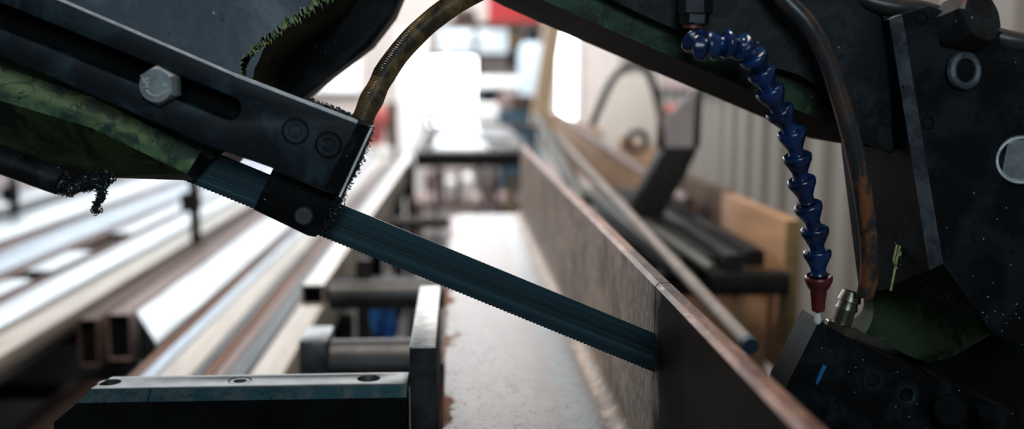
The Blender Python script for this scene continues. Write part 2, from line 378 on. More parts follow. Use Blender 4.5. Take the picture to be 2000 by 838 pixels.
def leg_mat():
    mt, nt, b, co = base('rusty_scale_leg')
    n1 = noise(nt, co, 16, 9, .7, .5); n2 = noise(nt, co, 120, 8, .7)
    st = noise(nt, mapping(nt, co, (1, 160, 6)), 2.2, 6, .7)
    col = mix(nt, ramp(nt, n2, .38, .64), (.13, .094, .068), (.38, .29, .22))
    col = mix(nt, ramp(nt, n1, .48, .62), col, (.095, .055, .036))
    col = mix(nt, math_(nt, 'MULTIPLY', ramp(nt, st, .5, .75), .55), col, (.06, .05, .045))
    sx = N(nt, 'SeparateXYZ'); L(nt, co, sx.inputs[0])
    # cutting oil and swarf grease, plus painted saw shade, on the piece past the blade
    y = math_(nt, 'ADD', sx.outputs[1], math_(nt, 'MULTIPLY', noise(nt, co, 22, 6, .6), .10))
    oil_shade = math_(nt, 'SUBTRACT', 1, ramp(nt, y, .03, .07))
    low = math_(nt, 'SUBTRACT', 1, ramp(nt, math_(nt, 'ADD', sx.outputs[2], math_(nt, 'MULTIPLY', n1, .06)), .12, .155))
    k = math_(nt, 'MULTIPLY', oil_shade, math_(nt, 'ADD', .95, math_(nt, 'MULTIPLY', low, .0)))
    col = mix(nt, k, col, (.016, .016, .016))
    L(nt, col, b.inputs['Base Color']); L(nt, math_(nt, 'MULTIPLY', .35, math_(nt, 'SUBTRACT', 1, k)), b.inputs['Metallic'])
    L(nt, math_(nt, 'SUBTRACT', .5, math_(nt, 'MULTIPLY', k, .52)), b.inputs['Specular IOR Level'])
    r = N(nt, 'MapRange'); r.inputs['To Min'].default_value = .34; r.inputs['To Max'].default_value = .66; L(nt, n2, r.inputs[0]); L(nt, r.outputs[0], b.inputs['Roughness'])
    bump(nt, b, math_(nt, 'ADD', n2, st), .6, .0012)
    return mt
M['flange'] = flange_mat(); M['leg'] = leg_mat()
M['leg_edge'] = grimy('rusty_edge', (.27, .145, .105), (.12, .055, .04), 60, .5, .12, (.4, .65), metal=.3, bmp=.8, bscale=220, c3=(.42, .35, .31), stretch=(1, .4, 1))
def blade_mat():
    mt, nt, b, co = base('brushed_blade')
    c2 = mapping(nt, co, (1, 1, 1), (0, -ANG, 0)); c3 = mapping(nt, c2, (.35, 1, 260))
    s1 = noise(nt, c3, 1.0, 5, .75); s2 = noise(nt, mapping(nt, c2, (.3, 1, 75)), 1.0, 3, .6)
    col = mix(nt, ramp(nt, s2, .38, .62), (.009, .019, .025), (.019, .056, .070))
    col = mix(nt, ramp(nt, s1, .52, .70), col, (.09, .18, .20))
    L(nt, col, b.inputs['Base Color']); b.inputs['Metallic'].default_value = .6; b.inputs['Roughness'].default_value = .42
    bump(nt, b, s1, .12, .0004)
    return mt
M['blade'] = blade_mat()
def hose_mat():
    mt, nt, b, co = base('braided_hose')
    n1 = noise(nt, co, 45, 7, .65, .6)
    col = mix(nt, ramp(nt, n1, .42, .6), (.20, .12, .042), (.035, .028, .020))
    col = mix(nt, ramp(nt, noise(nt, co, 120, 6, .7), .60, .72), col, (.14, .045, .018))
    sx = N(nt, 'SeparateXYZ'); L(nt, co, sx.inputs[0])
    low = math_(nt, 'SUBTRACT', 1, ramp(nt, math_(nt, 'ADD', sx.outputs[2], math_(nt, 'MULTIPLY', n1, .02)), .012, .050))
    col = mix(nt, math_(nt, 'MULTIPLY', low, .8), col, (.016, .018, .020))
    L(nt, col, b.inputs['Base Color']); b.inputs['Roughness'].default_value = .28
    a = N(nt, 'TexWave', Scale=210, Distortion=3.0); a.wave_type = 'BANDS'; a.bands_direction = 'DIAGONAL'; L(nt, co, a.inputs['Vector'])
    bump(nt, b, math_(nt, 'ADD', a.outputs['Fac'], noise(nt, co, 200)), .6, .0006)
    return mt
M['hose'] = hose_mat()
def pipe_mat():
    mt, nt, b, co = base('worn_black_hose')
    n1 = noise(nt, mapping(nt, co, (1, 1, .4)), 60, 7, .65, .4)
    sx = N(nt, 'SeparateXYZ'); L(nt, co, sx.inputs[0])
    low = math_(nt, 'SUBTRACT', 1, ramp(nt, sx.outputs[2], .075, .13))
    rust = math_(nt, 'MULTIPLY', ramp(nt, n1, .44, .58), math_(nt, 'ADD', .25, low))  # orange-brown patches over the black, denser low down
    col = mix(nt, rust, (.022, .024, .027), (.19, .070, .028))
    L(nt, col, b.inputs['Base Color']); b.inputs['Roughness'].default_value = .33
    bump(nt, b, noise(nt, co, 220), .25, .0006)
    return mt
M['worn_hose'] = pipe_mat()

# ------------------------------------------------------------------ the setting
bm = NB(); box(bm, -4.5, 1.9, -1.0, 10.2, -.1, 0); struct(build('floor', bm, M['floor']))
bm = NB(); box(bm, -4.5, 1.9, 10.0, 10.2, 0, 4.6); struct(build('wall_back', bm, M['wall_back']))
bm = NB(); box(bm, -4.6, -4.5, -1.0, 10.2, 0, 4.6); struct(build('wall_left', bm, M['wall_back']))
bm = NB()                                     # profiled sheet wall on the right
XW = 1.6; pts = []; y = -1.0
while y < 10.0:
    pts += [(XW, y), (XW, y+.15), (XW+.07, y+.18), (XW+.07, y+.27)]; y += .30
a = vs(bm, [(x, yy, 0) for x, yy in pts]); b = vs(bm, [(x, yy, 4.2) for x, yy in pts])
a2 = vs(bm, [(x+.03, yy, 0) for x, yy in pts]); b2 = vs(bm, [(x+.03, yy, 4.2) for x, yy in pts])
for i in range(len(a)-1):
    face(bm, [a[i], a[i+1], b[i+1], b[i]]); face(bm, [a2[i+1], a2[i], b2[i], b2[i+1]]); face(bm, [b[i], b[i+1], b2[i+1], b2[i]])
struct(build('wall_right', bm, M['wall_side'], angle=20))
def ztop(py, Y): return P(900, py, Y).z
def xat(px, Y): return P(px, 200, Y).x
def pbox(bm, px0, px1, py0, py1, Y0, Y1, bevel=0):
    """box whose front face at distance Y0 spans these columns and rows"""
    c0 = P(px0, py0, Y0); c1 = P(px1, py1, Y0)
    return box(bm, min(c0.x, c1.x), max(c0.x, c1.x), Y0, Y1, min(c0.z, c1.z), max(c0.z, c1.z), bevel)
# bright openings in the rear wall
def window(idx, px0, px1, py0, py1, pm, mull, fm='brown_paint'):
    f = NB(); Y = 9.9; t = 7
    for q in ((px0-t, px1+t, py0-t, py0), (px0-t, px1+t, py1, py1+t), (px0-t, px0, py0, py1), (px1, px1+t, py0, py1)): pbox(f, *q, Y, Y+.1)
    for mx in mull: pbox(f, mx-4, mx+4, py0, py1, Y, Y+.1)
    root = build('window_%d' % idx, f, M[fm]); struct(root)
    g = NB(); pbox(g, px0, px1, py0, py1, Y+.03, Y+.06); build('pane', g, M[pm], root)
window(1, 838, 930, 112, 246, 'daylight', [])
window(2, 858, 992, 55, 104, 'dim_pane', [928])
window(3, 1090, 1124, 40, 240, 'daylight', [], 'white_paint')
window(4, 560, 700, 40, 175, 'dim_pane', [630], 'white_paint')

# ------------------------------------------------------------------ workpiece: big angle
ZF = Z(-.31); XL, XC, TK, ZT = -.0176, .149, .012, Z(-.151)
prof = [(XL, ZF-TK), (XC+TK-.004, ZF-TK), (XC+TK, ZF-TK+.004), (XC+TK, ZT-.001), (XC+TK-.001, ZT), (XC+.003, ZT), (XC, ZT-.003)]
r = .015
for k in range(7):
    t = math.pi/2*k/6; prof.append((XC-r+r*math.cos(t), ZF+r-r*math.sin(t)))
prof += [(XL+.004, ZF), (XL, ZF-.004)]
bm = NB(); ys = [.30, .7485, .7515, 2.375]
sl = math.tan(ANG); zk = P(1290, 742, .75).z
loops = [vs(bm, [(x, yy, z) for x, z in prof]) for yy in (.30, 2.375)]
n = len(prof)
for i in range(n):
    j = (i+1) % n; x0, z0 = prof[i]; x1, z1 = prof[j]
    mi = 1 if (x0 > XC-r-.001 and z0 > ZF+.0001 or x0 > XC+TK-.005) else 0
    if z0 > ZT-.0035 and z1 > ZT-.0035: mi = 2
    face(bm, [loops[0][i], loops[0][j], loops[1][j], loops[1][i]], mi)
face(bm, loops[0][::-1], 1); face(bm, loops[1], 1)
work = build('angle_bar', bm, [M['flange'], M['leg'], M['leg_edge']], origin=(.06, .75, ZF-TK), angle=50)
cut = NB(); box(cut, -.02, .02, -.0012, .0012, 0, .3)
for v in cut.verts: v.co += Vector((XC+TK/2, .75, zk-(v.co.x+.006)*sl))
ck = build('kerf_cutter', cut, M['leg'])
md = work.modifiers.new('kerf', 'BOOLEAN'); md.object = ck; md.operation = 'DIFFERENCE'; md.solver = 'EXACT'
dg = bpy.context.evaluated_depsgraph_get(); nm = bpy.data.meshes.new_from_object(work.evaluated_get(dg))
nm.set_sharp_from_angle(angle=R(25)); work.modifiers.clear(); work.data = nm; bpy.data.objects.remove(ck)
tag(work, 'large rusty steel angle bar being cut by the saw blade', 'steel bar')

# ------------------------------------------------------------------ saw blade
bm = NB(); YB = .75; dirv = (P(1288, 655, YB)-P(665, 398, YB)).normalized(); nrm = Vector((-dirv.z, 0, dirv.x))
top0 = P(665, 398, YB); wid = abs((P(640, 467.5, YB)-top0).dot(nrm)); LEN0, LEN1 = -.125, .42
pitch = .0030; npt = int((LEN1-LEN0)/pitch); tp = []; lo = []
tops = [top0+dirv*LEN0, top0+dirv*LEN1]
edge = []
for i in range(npt+1):
    s = LEN0+i*pitch
    edge.append(top0+dirv*s-nrm*wid); edge.append(top0+dirv*(s+pitch*.72)-nrm*(wid-.0008))
edge = edge[:-1]
gul = [p+nrm*(.004+(0 if i % 2 == 0 else -.0008)) for i, p in enumerate(edge)]
topr = [p+nrm*(nrm.dot(top0-p)) for p in edge]
for yy in (YB-.0005, YB+.0005):
    A = vs(bm, [(p.x, yy, p.z) for p in edge]); B = vs(bm, [(p.x, yy, p.z) for p in gul]); C_ = vs(bm, [(p.x, yy, p.z) for p in topr])
    for i in range(len(edge)-1):
        face(bm, [A[i], A[i+1], B[i+1], B[i]]); face(bm, [B[i], B[i+1], C_[i+1], C_[i]])
    if yy < YB: F = (A, C_)
    else:
        for i in range(len(edge)-1):
            face(bm, [F[0][i], F[0][i+1], A[i+1], A[i]]); face(bm, [F[1][i], F[1][i+1], C_[i+1], C_[i]])
blade = build('cutting_band', bm, M['blade'], origin=tuple(top0))
tag(blade, 'dark toothed steel band saw blade cutting down into the angle bar', 'saw blade')

# ------------------------------------------------------------------ saw bow (castings above and around the blade)
bow = thing('saw_bow', 'dark greasy green cast frame of the band saw spanning the top of the picture', 'saw frame', tuple(P(1660, 290, .80)))
bm = NB()
prism(bm, [(150, -140), (720, -140), (640, -4), (600, 24), (560, 52), (520, 82), (492, 108), (481, 128), (478, 150), (486, 190), (480, 262), (400, 240), (-80, 62), (-80, -140)], .745, .93, .006, 2, 0, 1, 2)
cover = build('cover_casting', bm, [M['blued_plate'], M['cast_green'], M['cast_green']], bow)
edge_px = [(690, -34), (640, -4), (600, 24), (560, 52), (520, 82), (492, 108), (481, 128), (478, 150), (482, 172)]
oe = spline([P(x, y, .744) for x, y in edge_px], 26); bm = NB(); ni = len(oe)
inn = []
for i, p in enumerate(oe):
    d = (oe[min(i+1, ni-1)]-oe[max(i-1, 0)]).normalized(); nn = Vector((d.z, 0, -d.x)); nn = nn if nn.x < 0 else -nn
    w0 = .6*w0+.4*random.random() if i else .5; inn.append(p+nn*(.0018+.0065*w0*w0+.0022*random.random())*(1.15-.5*i/ni)); oe[i] = p-nn*.0012*random.random()
A = vs(bm, oe); B = vs(bm, inn); A2 = vs(bm, [p+Vector((0, .006, 0)) for p in oe]); B2 = vs(bm, [p+Vector((0, .002, 0)) for p in inn])
for i in range(ni-1):
    face(bm, [A[i], A[i+1], B[i+1], B[i]]); face(bm, [A[i], A2[i], A2[i+1], A[i+1]]); face(bm, [B[i], B[i+1], B2[i+1], B2[i]])
build('worn_edge', bm, M['green_edge'], cover)
bm = NB(); prism(bm, [(560, -150), (810, -150), (784, -8), (768, 30), (722, 90), (640, 152), (590, 194), (540, 215), (470, 190), (470, 120), (560, 40), (620, -20)], .90, .955, .004)
build('mounting_flange', bm, M['black_grease'], bow)
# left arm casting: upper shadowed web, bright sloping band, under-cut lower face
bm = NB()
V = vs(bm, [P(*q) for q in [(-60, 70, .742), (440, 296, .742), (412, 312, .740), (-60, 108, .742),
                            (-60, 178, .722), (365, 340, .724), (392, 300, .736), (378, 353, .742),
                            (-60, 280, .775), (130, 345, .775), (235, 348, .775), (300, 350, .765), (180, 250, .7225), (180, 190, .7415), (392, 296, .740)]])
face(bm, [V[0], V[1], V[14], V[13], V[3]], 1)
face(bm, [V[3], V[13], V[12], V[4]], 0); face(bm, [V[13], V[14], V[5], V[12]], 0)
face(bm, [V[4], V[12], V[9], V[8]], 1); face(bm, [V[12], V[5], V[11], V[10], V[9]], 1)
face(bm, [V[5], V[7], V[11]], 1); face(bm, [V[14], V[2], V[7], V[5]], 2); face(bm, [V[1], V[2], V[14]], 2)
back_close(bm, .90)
build('arm_casting', bm, [M['green_mottle'], M['green_dark'], M['black_grease']], bow, angle=20)
bm = NB(); cyl(bm, P(-60, 290, .735), P(122, 356, .735), .0098, 28, .0012)
build('guide_rod', bm, M['black_grease'], bow)
# upper right beam
bm = NB()
prism(bm, [(760, -150), (1010, -22), (1100, 18), (1200, 62), (1300, 105), (1400, 148), (1500, 190), (1640, 250), (1745, 297), (1790, 260), (1775, 60), (1640, -160)], .735, .915, .004, 2, 0, 1)
build('bow_beam', bm, [M['green_beam'], M['jaw_black']], bow)
bm = NB(); prism(bm, [(1010, -150), (1140, -25), (1240, 22), (1330, 62), (1420, 96), (1500, 128), (1560, 146), (1618, 166), (1650, 215), (1668, 264), (1748, 302), (1738, 38), (1670, -8), (1600, -150)], .722, .737, .004)
build('grease_panel', bm, M['black_grease'], bow)
# right side casting
bm = NB()
V = vs(bm, [P(*q) for q in [(1762, 28, .70), (1842, 515, .70), (1737, 38, .709), (1815, 528, .709), (1640, 60, .80), (1655, 300, .80), (1698, 572, .79),
                            (2060, 110, .70), (2060, 700, .70), (1935, 648, .70), (1815, 12, .70), (1955, 62, .70),
                            (1690, 652, .775), (1810, 706, .765), (1850, 702, .755), (1703, 612, .80), (1825, 620, .745)]])
face(bm, [V[0], V[10], V[11], V[7], V[8], V[9], V[1]], 0); face(bm, [V[0], V[1], V[3], V[2]], 1); face(bm, [V[2], V[3], V[6], V[5], V[4]], 0)
back_close(bm, .812)
build('side_casting', bm, [M['cast_front'], M['cast_ridge'], M['cast_green']], bow, angle=8)
bm = NB(); g = []
tc_ = [(1698, 572, .79), (1740, 562, .77), (1785, 545, .738), (1815, 528, .709), (1842, 515, .70), (1890, 585, .70), (1937, 648, .70)]
bc_ = [(1690, 652, .775), (1722, 668, .772), (1760, 688, .77), (1790, 702, .765), (1815, 708, .76), (1855, 700, .745), (1938, 652, .703)]
for k in range(8):
    f = k/7; c = 4*f*(1-f); g.append(vs(bm, [P(a[0]+(b[0]-a[0])*f+(12*c if i == 0 else 6*c), a[1]+(b[1]-a[1])*f, a[2]+(b[2]-a[2])*f+.022*c*(1-abs(i-2.5)/4)) for i, (a, b) in enumerate(zip(tc_, bc_))]))
for k in range(7):
    for i in range(6): face(bm, [g[k][i], g[k][i+1], g[k+1][i+1], g[k+1][i]])
back_close(bm, .812)
build('casting_foot', bm, M['cast_green'], bow, angle=40)
bm = NB(); prism(bm, [(1700, 690), (1850, 696), (1940, 645), (2060, 690), (2060, 900), (1800, 900)], .785, .90, .003)
build('arm_holder', bm, M['jaw_black'], bow)
# hex cap, pipes, inspection ring, round plug
capd = Vector((.42, -1, .30)).normalized(); o = P(1868, 52, .705); s_, u_, d_ = frame_of(capd)
bm = NB(); hexhead(bm, o-capd*.004, capd, .0195, .026, .3, .002); cap = build('hex_cap', bm, M['black_grease'], bow)
cap['label'] = 'black hex cap with a red worn corner'
bm = NB(); hexhead(bm, o+capd*.0155, capd, .0197, .0055, .3, .002); build('red_corner', bm, grimy('red_worn', (.012, .012, .014), (.13, .02, .025), 28, .60, .05, (.5, .7), spec=.15), cap)
bm = NB(); tube(bm, spline([P(1640, -30, .735), P(1690, 0, .725), P(1745, 14, .72), P(1800, 20, .72), P(1900, 52, .715), P(1960, 76, .705), P(2060, 92, .70)], 8), .0068, 16)
build('oil_pipe', bm, M['rubber'], bow)
bm = NB(); lathe(bm, [(.0085, -.002), (.0085, .0012), (.0105, .0024), (.0128, .0012), (.0134, -.002)], P(1885, 138, .6975), (.25, -1, .1), 32)
build('inspection_ring', bm, M['cast_ridge'], bow)
bm = NB(); ax = Vector((-.35, -1, .05)).normalized(); o = P(1992, 312, .70)
lathe(bm, [(.0165, -.006), (.0175, .004), (.0165, .0062), (.0148, .0062), (.0140, .0035), (0, .0035)], o, ax, 40)
pl = build('round_plug', bm, M['chrome'], bow)
bm = NB(); lathe(bm, [(0, .0037), (.0137, .0037), (.0137, .003)], o, ax, 32); build('plug_face', bm, M['jaw_top'], pl)
for q in ((1812, 240), (1800, 36), (1910, 570)):
    bm = NB(); lathe(bm, [(0, -.004), (.0034, -.004), (.0036, .0006), (.0046, .0002)], P(*q, .70), (0, -1, 0), 16); build('screw_hole', bm, M['socket'], bow)
for q0, q1 in (((1752, 478), (1745, 510)), ((1745, 510), (1752, 525)), ((1758, 480), (1752, 505)), ((1752, 505), (1740, 568)), ((1774, 326), (1782, 388)), ((1770, 470), (1757, 500))):
    bm = NB(); bar(bm, P(*q0, .742), P(*q1, .742), .0012, .0012, (0, 1, 0)); build('paint_scratch', bm, M['green_edge'], bow)

# ------------------------------------------------------------------ left blade guide
ga = thing('blade_guide_arm', 'slotted blue-black steel guide arm with bright hex bolt, holding the blade at left', 'blade guide', tuple(P(600, 460, .74)))
Yg = .700
out = xz([(-80, -84), (115, 0), (460, 148), (700, 240), (632, 372), (525, 326), (415, 288), (-80, 72)], Yg)
bm = plate_holes(out, [slot(xz([(-60, 6)], Yg)[0], xz([(447, 211)], Yg)[0], .0080)], Yg, Yg+.024, .0009)
sb = build('slotted_bar', bm, M['bar_steel'], ga, angle=40)
bm = NB(); prism(bm, [(-80, -45), (60, 10), (490, 196), (490, 250), (440, 262), (-80, 48)], Yg+.0245, Yg+.032); build('slot_shade_plate', bm, M['jaw_black'], ga)  # added black plate that puts deep shade behind the slot
bm = NB()                                         # bare edge along the bar's top, painted pale to carry its back-lit highlight
bar(bm, P(-80, -85.5, Yg+.0004), P(460, 146.5, Yg+.0004), .0016, .0018, (0, 1, 0)); bar(bm, P(460, 146.5, Yg+.0004), P(698, 238, Yg+.0004), .0022, .0018, (0, 1, 0))
build('bare_edge_glint', bm, M['bare_edge_glint'], sb)
bm = NB()                                         # bevelled nose block
a0 = [P(700, 240, Yg), P(632, 372, Yg)]; a1 = [P(727, 249, Yg+.010), P(664, 384, Yg+.010)]
V = vs(bm, [a0[0], a0[1], a1[1], a1[0]]); W = vs(bm, [Vector((p.x, Yg+.034, p.z)) for p in (a0[0], a0[1], a1[1], a1[0])])
face(bm, V); face(bm, W[::-1])
for i in range(4): face(bm, [V[i], W[i], W[(i+1) % 4], V[(i+1) % 4]])
build('nose_block', bm, M['black_grease'], ga)
bm = NB(); bar(bm, P(726, 250, Yg+.011), P(664, 384, Yg+.011), .0015, .0045, (0, 1, 0)); build('scraped_edge_glint', bm, M['bare_edge_glint'], ga)
# guide cheeks either side of the blade
for y0, y1 in ((.7235, .7488), (.7515, .772)):
    bm = NB(); prism(bm, [(532, 330), (664, 385), (656, 410), (628, 455), (615, 464), (600, 461), (494, 410)], y0, y1, .002) if y0 < .74 else prism(bm, [(545, 320), (660, 372), (625, 455), (600, 458), (500, 408)], y0, y1, .002)
    ck = build('guide_cheek', bm, M['wet_grease'], ga)
    if y0 < .74:
        bm = NB(); cyl(bm, P(593, 422, .7235)+Vector((0, .004, 0)), P(593, 422, .7215), .0069, 28, .0012); build('pin', bm, plain('pin_steel', (.035, .036, .034), .5, .2, .4, 90, .2), ck)
# socket screws
for q in ((577, 256), (642, 283)):
    o = P(*q, Yg)
    bm = NB(); lathe(bm, [(.0092, -.0002), (.0092, .0003), (.0084, .0003), (.0084, -.0006)], o, (0, -1, 0), 32); cr = build('counterbore', bm, M['socket'], sb)
    bm = NB(); lathe(bm, [(.0082, -.004), (.0082, .0006), (.0074, .0013), (.0045, .0013)], o, (0, -1, 0), 32)
    lathe(bm, [(.0045, .0013), (.0042, -.003), (0, -.0034)], o, (0, -1, 0), 6); build('socket_screw', bm, M['bar_steel'], ga)
# hex bolt with raised marks
o = P(313, 168, Yg); fwd = Vector((-.10, -1, .02)).normalized()
bm = NB(); hexhead(bm, o+Vector((.001, .006, 0)), fwd, .0130, .0150, R(30), .0022)
hb = build('hex_bolt', bm, M['chrome'], ga); hb['label'] = 'bright hex bolt head with raised marks'
o2 = o+Vector((.001, .006, 0))+fwd*.0150; xd = Vector((1, -.1, 0)).normalized(); zd = xd.cross(fwd)*-1
if zd.z < 0: zd = -zd
bm = NB()
arc = [o2+(xd*math.cos(t)+zd*math.sin(t))*.0066 for t in [R(205)+R(115)*k/16 for k in range(17)]]
tube(bm, arc, .0008, 6)
merge(bm, text_bm('SM', .0058, o2+xd*-.0064+zd*.0020, zd*-1, xd, .0007)); merge(bm, text_bm('8.8', .0058, o2+xd*.0066-zd*.0018, zd, xd*-1, .0007))
build('raised_marks', bm, M['bare_edge_glint'], hb)
bm = NB(); cyl(bm, o+Vector((.001, .006, 0)), o+Vector((.001, .05, 0)), .0075, 20); build('shank', bm, M['dull_steel'], hb)

# swarf clumps
def swarf(name, label, pts, n, spread, size, core=0):
    bm = NB()
    if core:
        tube(bm, spline(pts, 8), lambda t: core*(.75+.5*random.random())*(1-.35*t), 10)
        for v in bm.verts: v.co += Vector((random.gauss(0, 1), random.gauss(0, 1), random.gauss(0, 1)))*core*.14
    for i in range(n):
        t = random.random(); k = min(int(t*(len(pts)-1)), len(pts)-2); f = t*(len(pts)-1)-k
        o = Vector((random.gauss(0, 1), random.gauss(0, 1), random.gauss(0, 1)))
        c = pts[k].lerp(pts[k+1], f)+o*spread+o.normalized()*core*.8*(1-.35*t)
        rr = size*random.uniform(.4, 1.4); ax = Vector((random.gauss(0, 1), random.gauss(0, 1), random.gauss(0, 1))).normalized(); s, u, d = frame_of(ax)
        tt = random.uniform(.6, 1.3); ph = random.uniform(0, 6)
        tube(bm, [c+(s*math.cos(ph+tt*q)+u*math.sin(ph+tt*q))*rr+d*rr*.4*q for q in range(4)], rr*.42, 5)
    o = build(name, bm, M['swarf'], angle=60); tag(o, label, 'metal shavings', kind='stuff'); return o
swarf('swarf', 'clump of wet steel swarf hanging from the end of the left guide rod', [P(176, 358, .73), P(196, 364, .73), P(200, 378, .73), P(190, 396, .73), P(188, 414, .73)], 420, .0010, .0009, .0016)
swarf('swarf', 'lumpy swarf packed around the guide rod tip beneath the green casting', [P(120, 358, .733), P(140, 366, .733), P(160, 358, .733), P(185, 352, .735), P(212, 350, .74)], 520, .0012, .0011, .0062)
swarf('swarf', 'black gritty swarf lying along the top edge of the guide arm', [P(600, 196, .712), P(640, 212, .715), P(680, 228, .715), P(712, 245, .715)], 520, .0008, .0009, .0018)
swarf('swarf', 'fine swarf stuck down the nose of the left guide arm', [P(724, 256, .713), P(700, 320, .713), P(668, 380, .716), P(655, 410, .722), P(632, 455, .724)], 620, .0010, .0008, .0012)

# ------------------------------------------------------------------ brown braided hose
bm = NB(); pts = spline([P(700, 262, .745), P(713, 222, .745), P(733, 180, .75), P(757, 135, .755), P(793, 88, .76), P(838, 44, .765), P(884, 10, .77), P(940, -22, .775), P(1010, -55, .78)], 14)
tube(bm, pts, lambda t: .0082+.0005*math.sin(t*38)*(1 if t < .35 else .25), 24)
tag(build('braided_hose', bm, M['hose'], angle=60), 'brown braided rubber hose curving up from the left guide arm', 'hose')

# ------------------------------------------------------------------ right hand black hose
bm = NB(); pts = spline([P(1490, -60, .705), P(1528, -5, .703), P(1575, 45, .70), P(1612, 110, .70), P(1640, 190, .70), P(1663, 270, .70), P(1680, 350, .702), P(1693, 430, .705), P(1699, 500, .71), P(1697, 545, .715), P(1690, 575, .72)], 10)
tube(bm, pts, .0066, 24)
tag(build('coolant_pipe', bm, M['worn_hose'], angle=60), 'black hose with orange brown patches curving down the right of the saw', 'hose')

# ------------------------------------------------------------------ right blade guide
gr = thing('blade_guide_arm', 'black wet guide block at lower right with brass hose barb', 'blade guide', tuple(P(1700, 838, .74)))
Yr = .715
bm = NB(); V0 = [(1646, 655), (1725, 694), (1800, 728), (2060, 838), (2060, 960), (1560, 960), (1604, 790)]
prism(bm, V0, Yr, Yr+.05, .0008)
build('guide_block', bm, M['wet_grease'], gr)
bm = NB()
f0 = [P(1600, 626, Yr+.012), P(1646, 655, Yr), P(1604, 790, Yr), P(1560, 960, Yr), P(1470, 960, Yr+.012), P(1537, 752, Yr+.012)]
poly_prism(bm, f0, [Vector((p.x, Yr+.05, p.z)) for p in f0]); build('bevelled_nose', bm, M['wet_grease'], gr)
for q in ((1704, 742), (1769, 770)):
    o = P(*q, Yr)
    bm = NB(); lathe(bm, [(.0098, -.0002), (.0098, .0004), (.0090, .0004), (.0088, -.001)], o, (0, -1, 0), 32)
    lathe(bm, [(.0086, -.004), (.0086, .0002), (.0078, .0012), (.0050, .0012)], o, (0, -1, 0), 32)
    lathe(bm, [(.0050, .0012), (.0047, -.003), (0, -.0034)], o, (0, -1, 0), 6); build('socket_screw', bm, M['bar_steel'], gr)
bm = NB(); cyl(bm, P(1846, 815, Yr+.005), P(1856, 800, Yr-.02), .0115, 28, .001); build('round_stud', bm, M['jaw_black'], gr)
bm = NB(); V1 = [P(1905, 792, .70), P(2070, 786, .70), P(2070, 900, .66), P(1950, 900, .66)]; poly_prism(bm, V1, [p+Vector((0, .004, -.02)) for p in V1], .001); build('drip_plate', bm, M['wet_grease'], gr)
bd = (P(1663, 572, .735)-P(1638, 648, .735)).normalized(); o = P(1641, 640, .735)
bm = NB(); hexhead(bm, o-bd*.006, bd, .0125, .0095, .2, .001); nut = build('hose_barb', bm, M['brass'], gr); nut['label'] = 'brass hose barb with hex base'
bm = NB(); h = .0035
lathe(bm, [(.0070, h), (.0070, h+.0110), (.0082, h+.0112), (.0070, h+.0165), (.0070, h+.0175), (.0086, h+.0177), (.0070, h+.0250), (.0052, h+.0252), (.0048, h+.012)], o, bd, 32)
build('barb', bm, M['brass'], nut)
bm = NB(); q = [P(1578, 790, .7235), P(1590, 762, .721), P(1604, 728, .717), P(1611, 714, .716)]
tube(bm, spline(q, 6), .0016, 8); build('blue_streak', bm, plain('blue_streak', (.02, .16, .36), .4, 0, .2, 30, 0), gr)  # thin blue streak down the guide block's sloped nose
o = P(1560, 795, .70)
# ------------------------------------------------------------------ blue segmented coolant hose
ch = thing('coolant_hose', 'blue jointed plastic coolant hose with red nozzle hanging from a hex fitting', 'hose', tuple(P(1598, 605, .715)))
bm = NB(); hexhead(bm, P(1360, -22, .703), P(1358, 30, .703)-P(1360, -22, .703), .0118, .0175, .25, .001); hexhead(bm, P(1357, 24, .703), (-.04, 0, -1), .0103, .0085, .5, .001)
build('hex_fitting', bm, M['dark_steel'], ch)
bm = NB(); cyl(bm, P(1354, 40, .703), P(1352, 56, .703), .0068, 20); build('thread', bm, plain('red_thread', (.22, .05, .03), .4, .3, .4, 200, .3), ch)
JP = [(1352, 55, .703), (1355, 78, .700), (1368, 92, .694), (1390, 90, .688), (1418, 86, .685), (1446, 90, .687), (1471, 110, .692), (1487, 140, .696), (1503, 176, .698), (1522, 216, .700), (1546, 258, .703), (1557, 305, .706), (1565, 352, .709), (1578, 402, .712), (1591, 448, .715), (1596, 492, .717), (1599, 540, .718)]
J = [P(*q) for q in JP]
for i in range(1, len(J)-1):
    a, b = J[i], J[i+1]; d = b-a; Ls = d.length; k = min(1.0, Ls/.0165)
    ra, rn = .0100*(1 if i > 2 else .97), .0056
    pr = [(.0052, -.0012), (ra*.86, -.0016), (ra*.99, -.0004), (ra, .0012*k), (ra*.97, .0035*k), (ra*.84, .0060*k), (rn+.0004, .0112*k), (rn-.0002, .0128*k), (rn-.0002, .0150*k), (rn+.0006, .0172*k), (.003, .020*k)]
    bm = NB(); lathe(bm, pr, a, d, 28); build('joint', bm, M['blue_plastic'], ch, angle=50)
a = J[-1]; tip = P(1598, 607, .722); d = tip-a; Ls = d.length
bm = NB(); lathe(bm, [(.0062, .001), (.0088, -.0008), (.0099, .0004), (.0100, .0025), (.0082, .0075), (.0060, .0105), (.0057, .0150), (.0052, .0180), (.0053, .0190), (.0046, Ls-.0005), (.0030, Ls), (.0026, Ls-.004)], a, d, 28)
nz = build('nozzle', bm, M['red_plastic'], ch, angle=40); nz['label'] = 'dark red nozzle'
bm = NB(); lathe(bm, [(.0015, .0012), (.0018, -.002), (.0022, -.004), (.0028, -.0065), (.0026, -.0088), (.0014, -.0102), (0, -.0106)], tip, (.02, 0, 1), 16)
tag(build('coolant_drop', bm, M['drop'], angle=80), 'milky white coolant drop hanging from the red nozzle', 'drop')

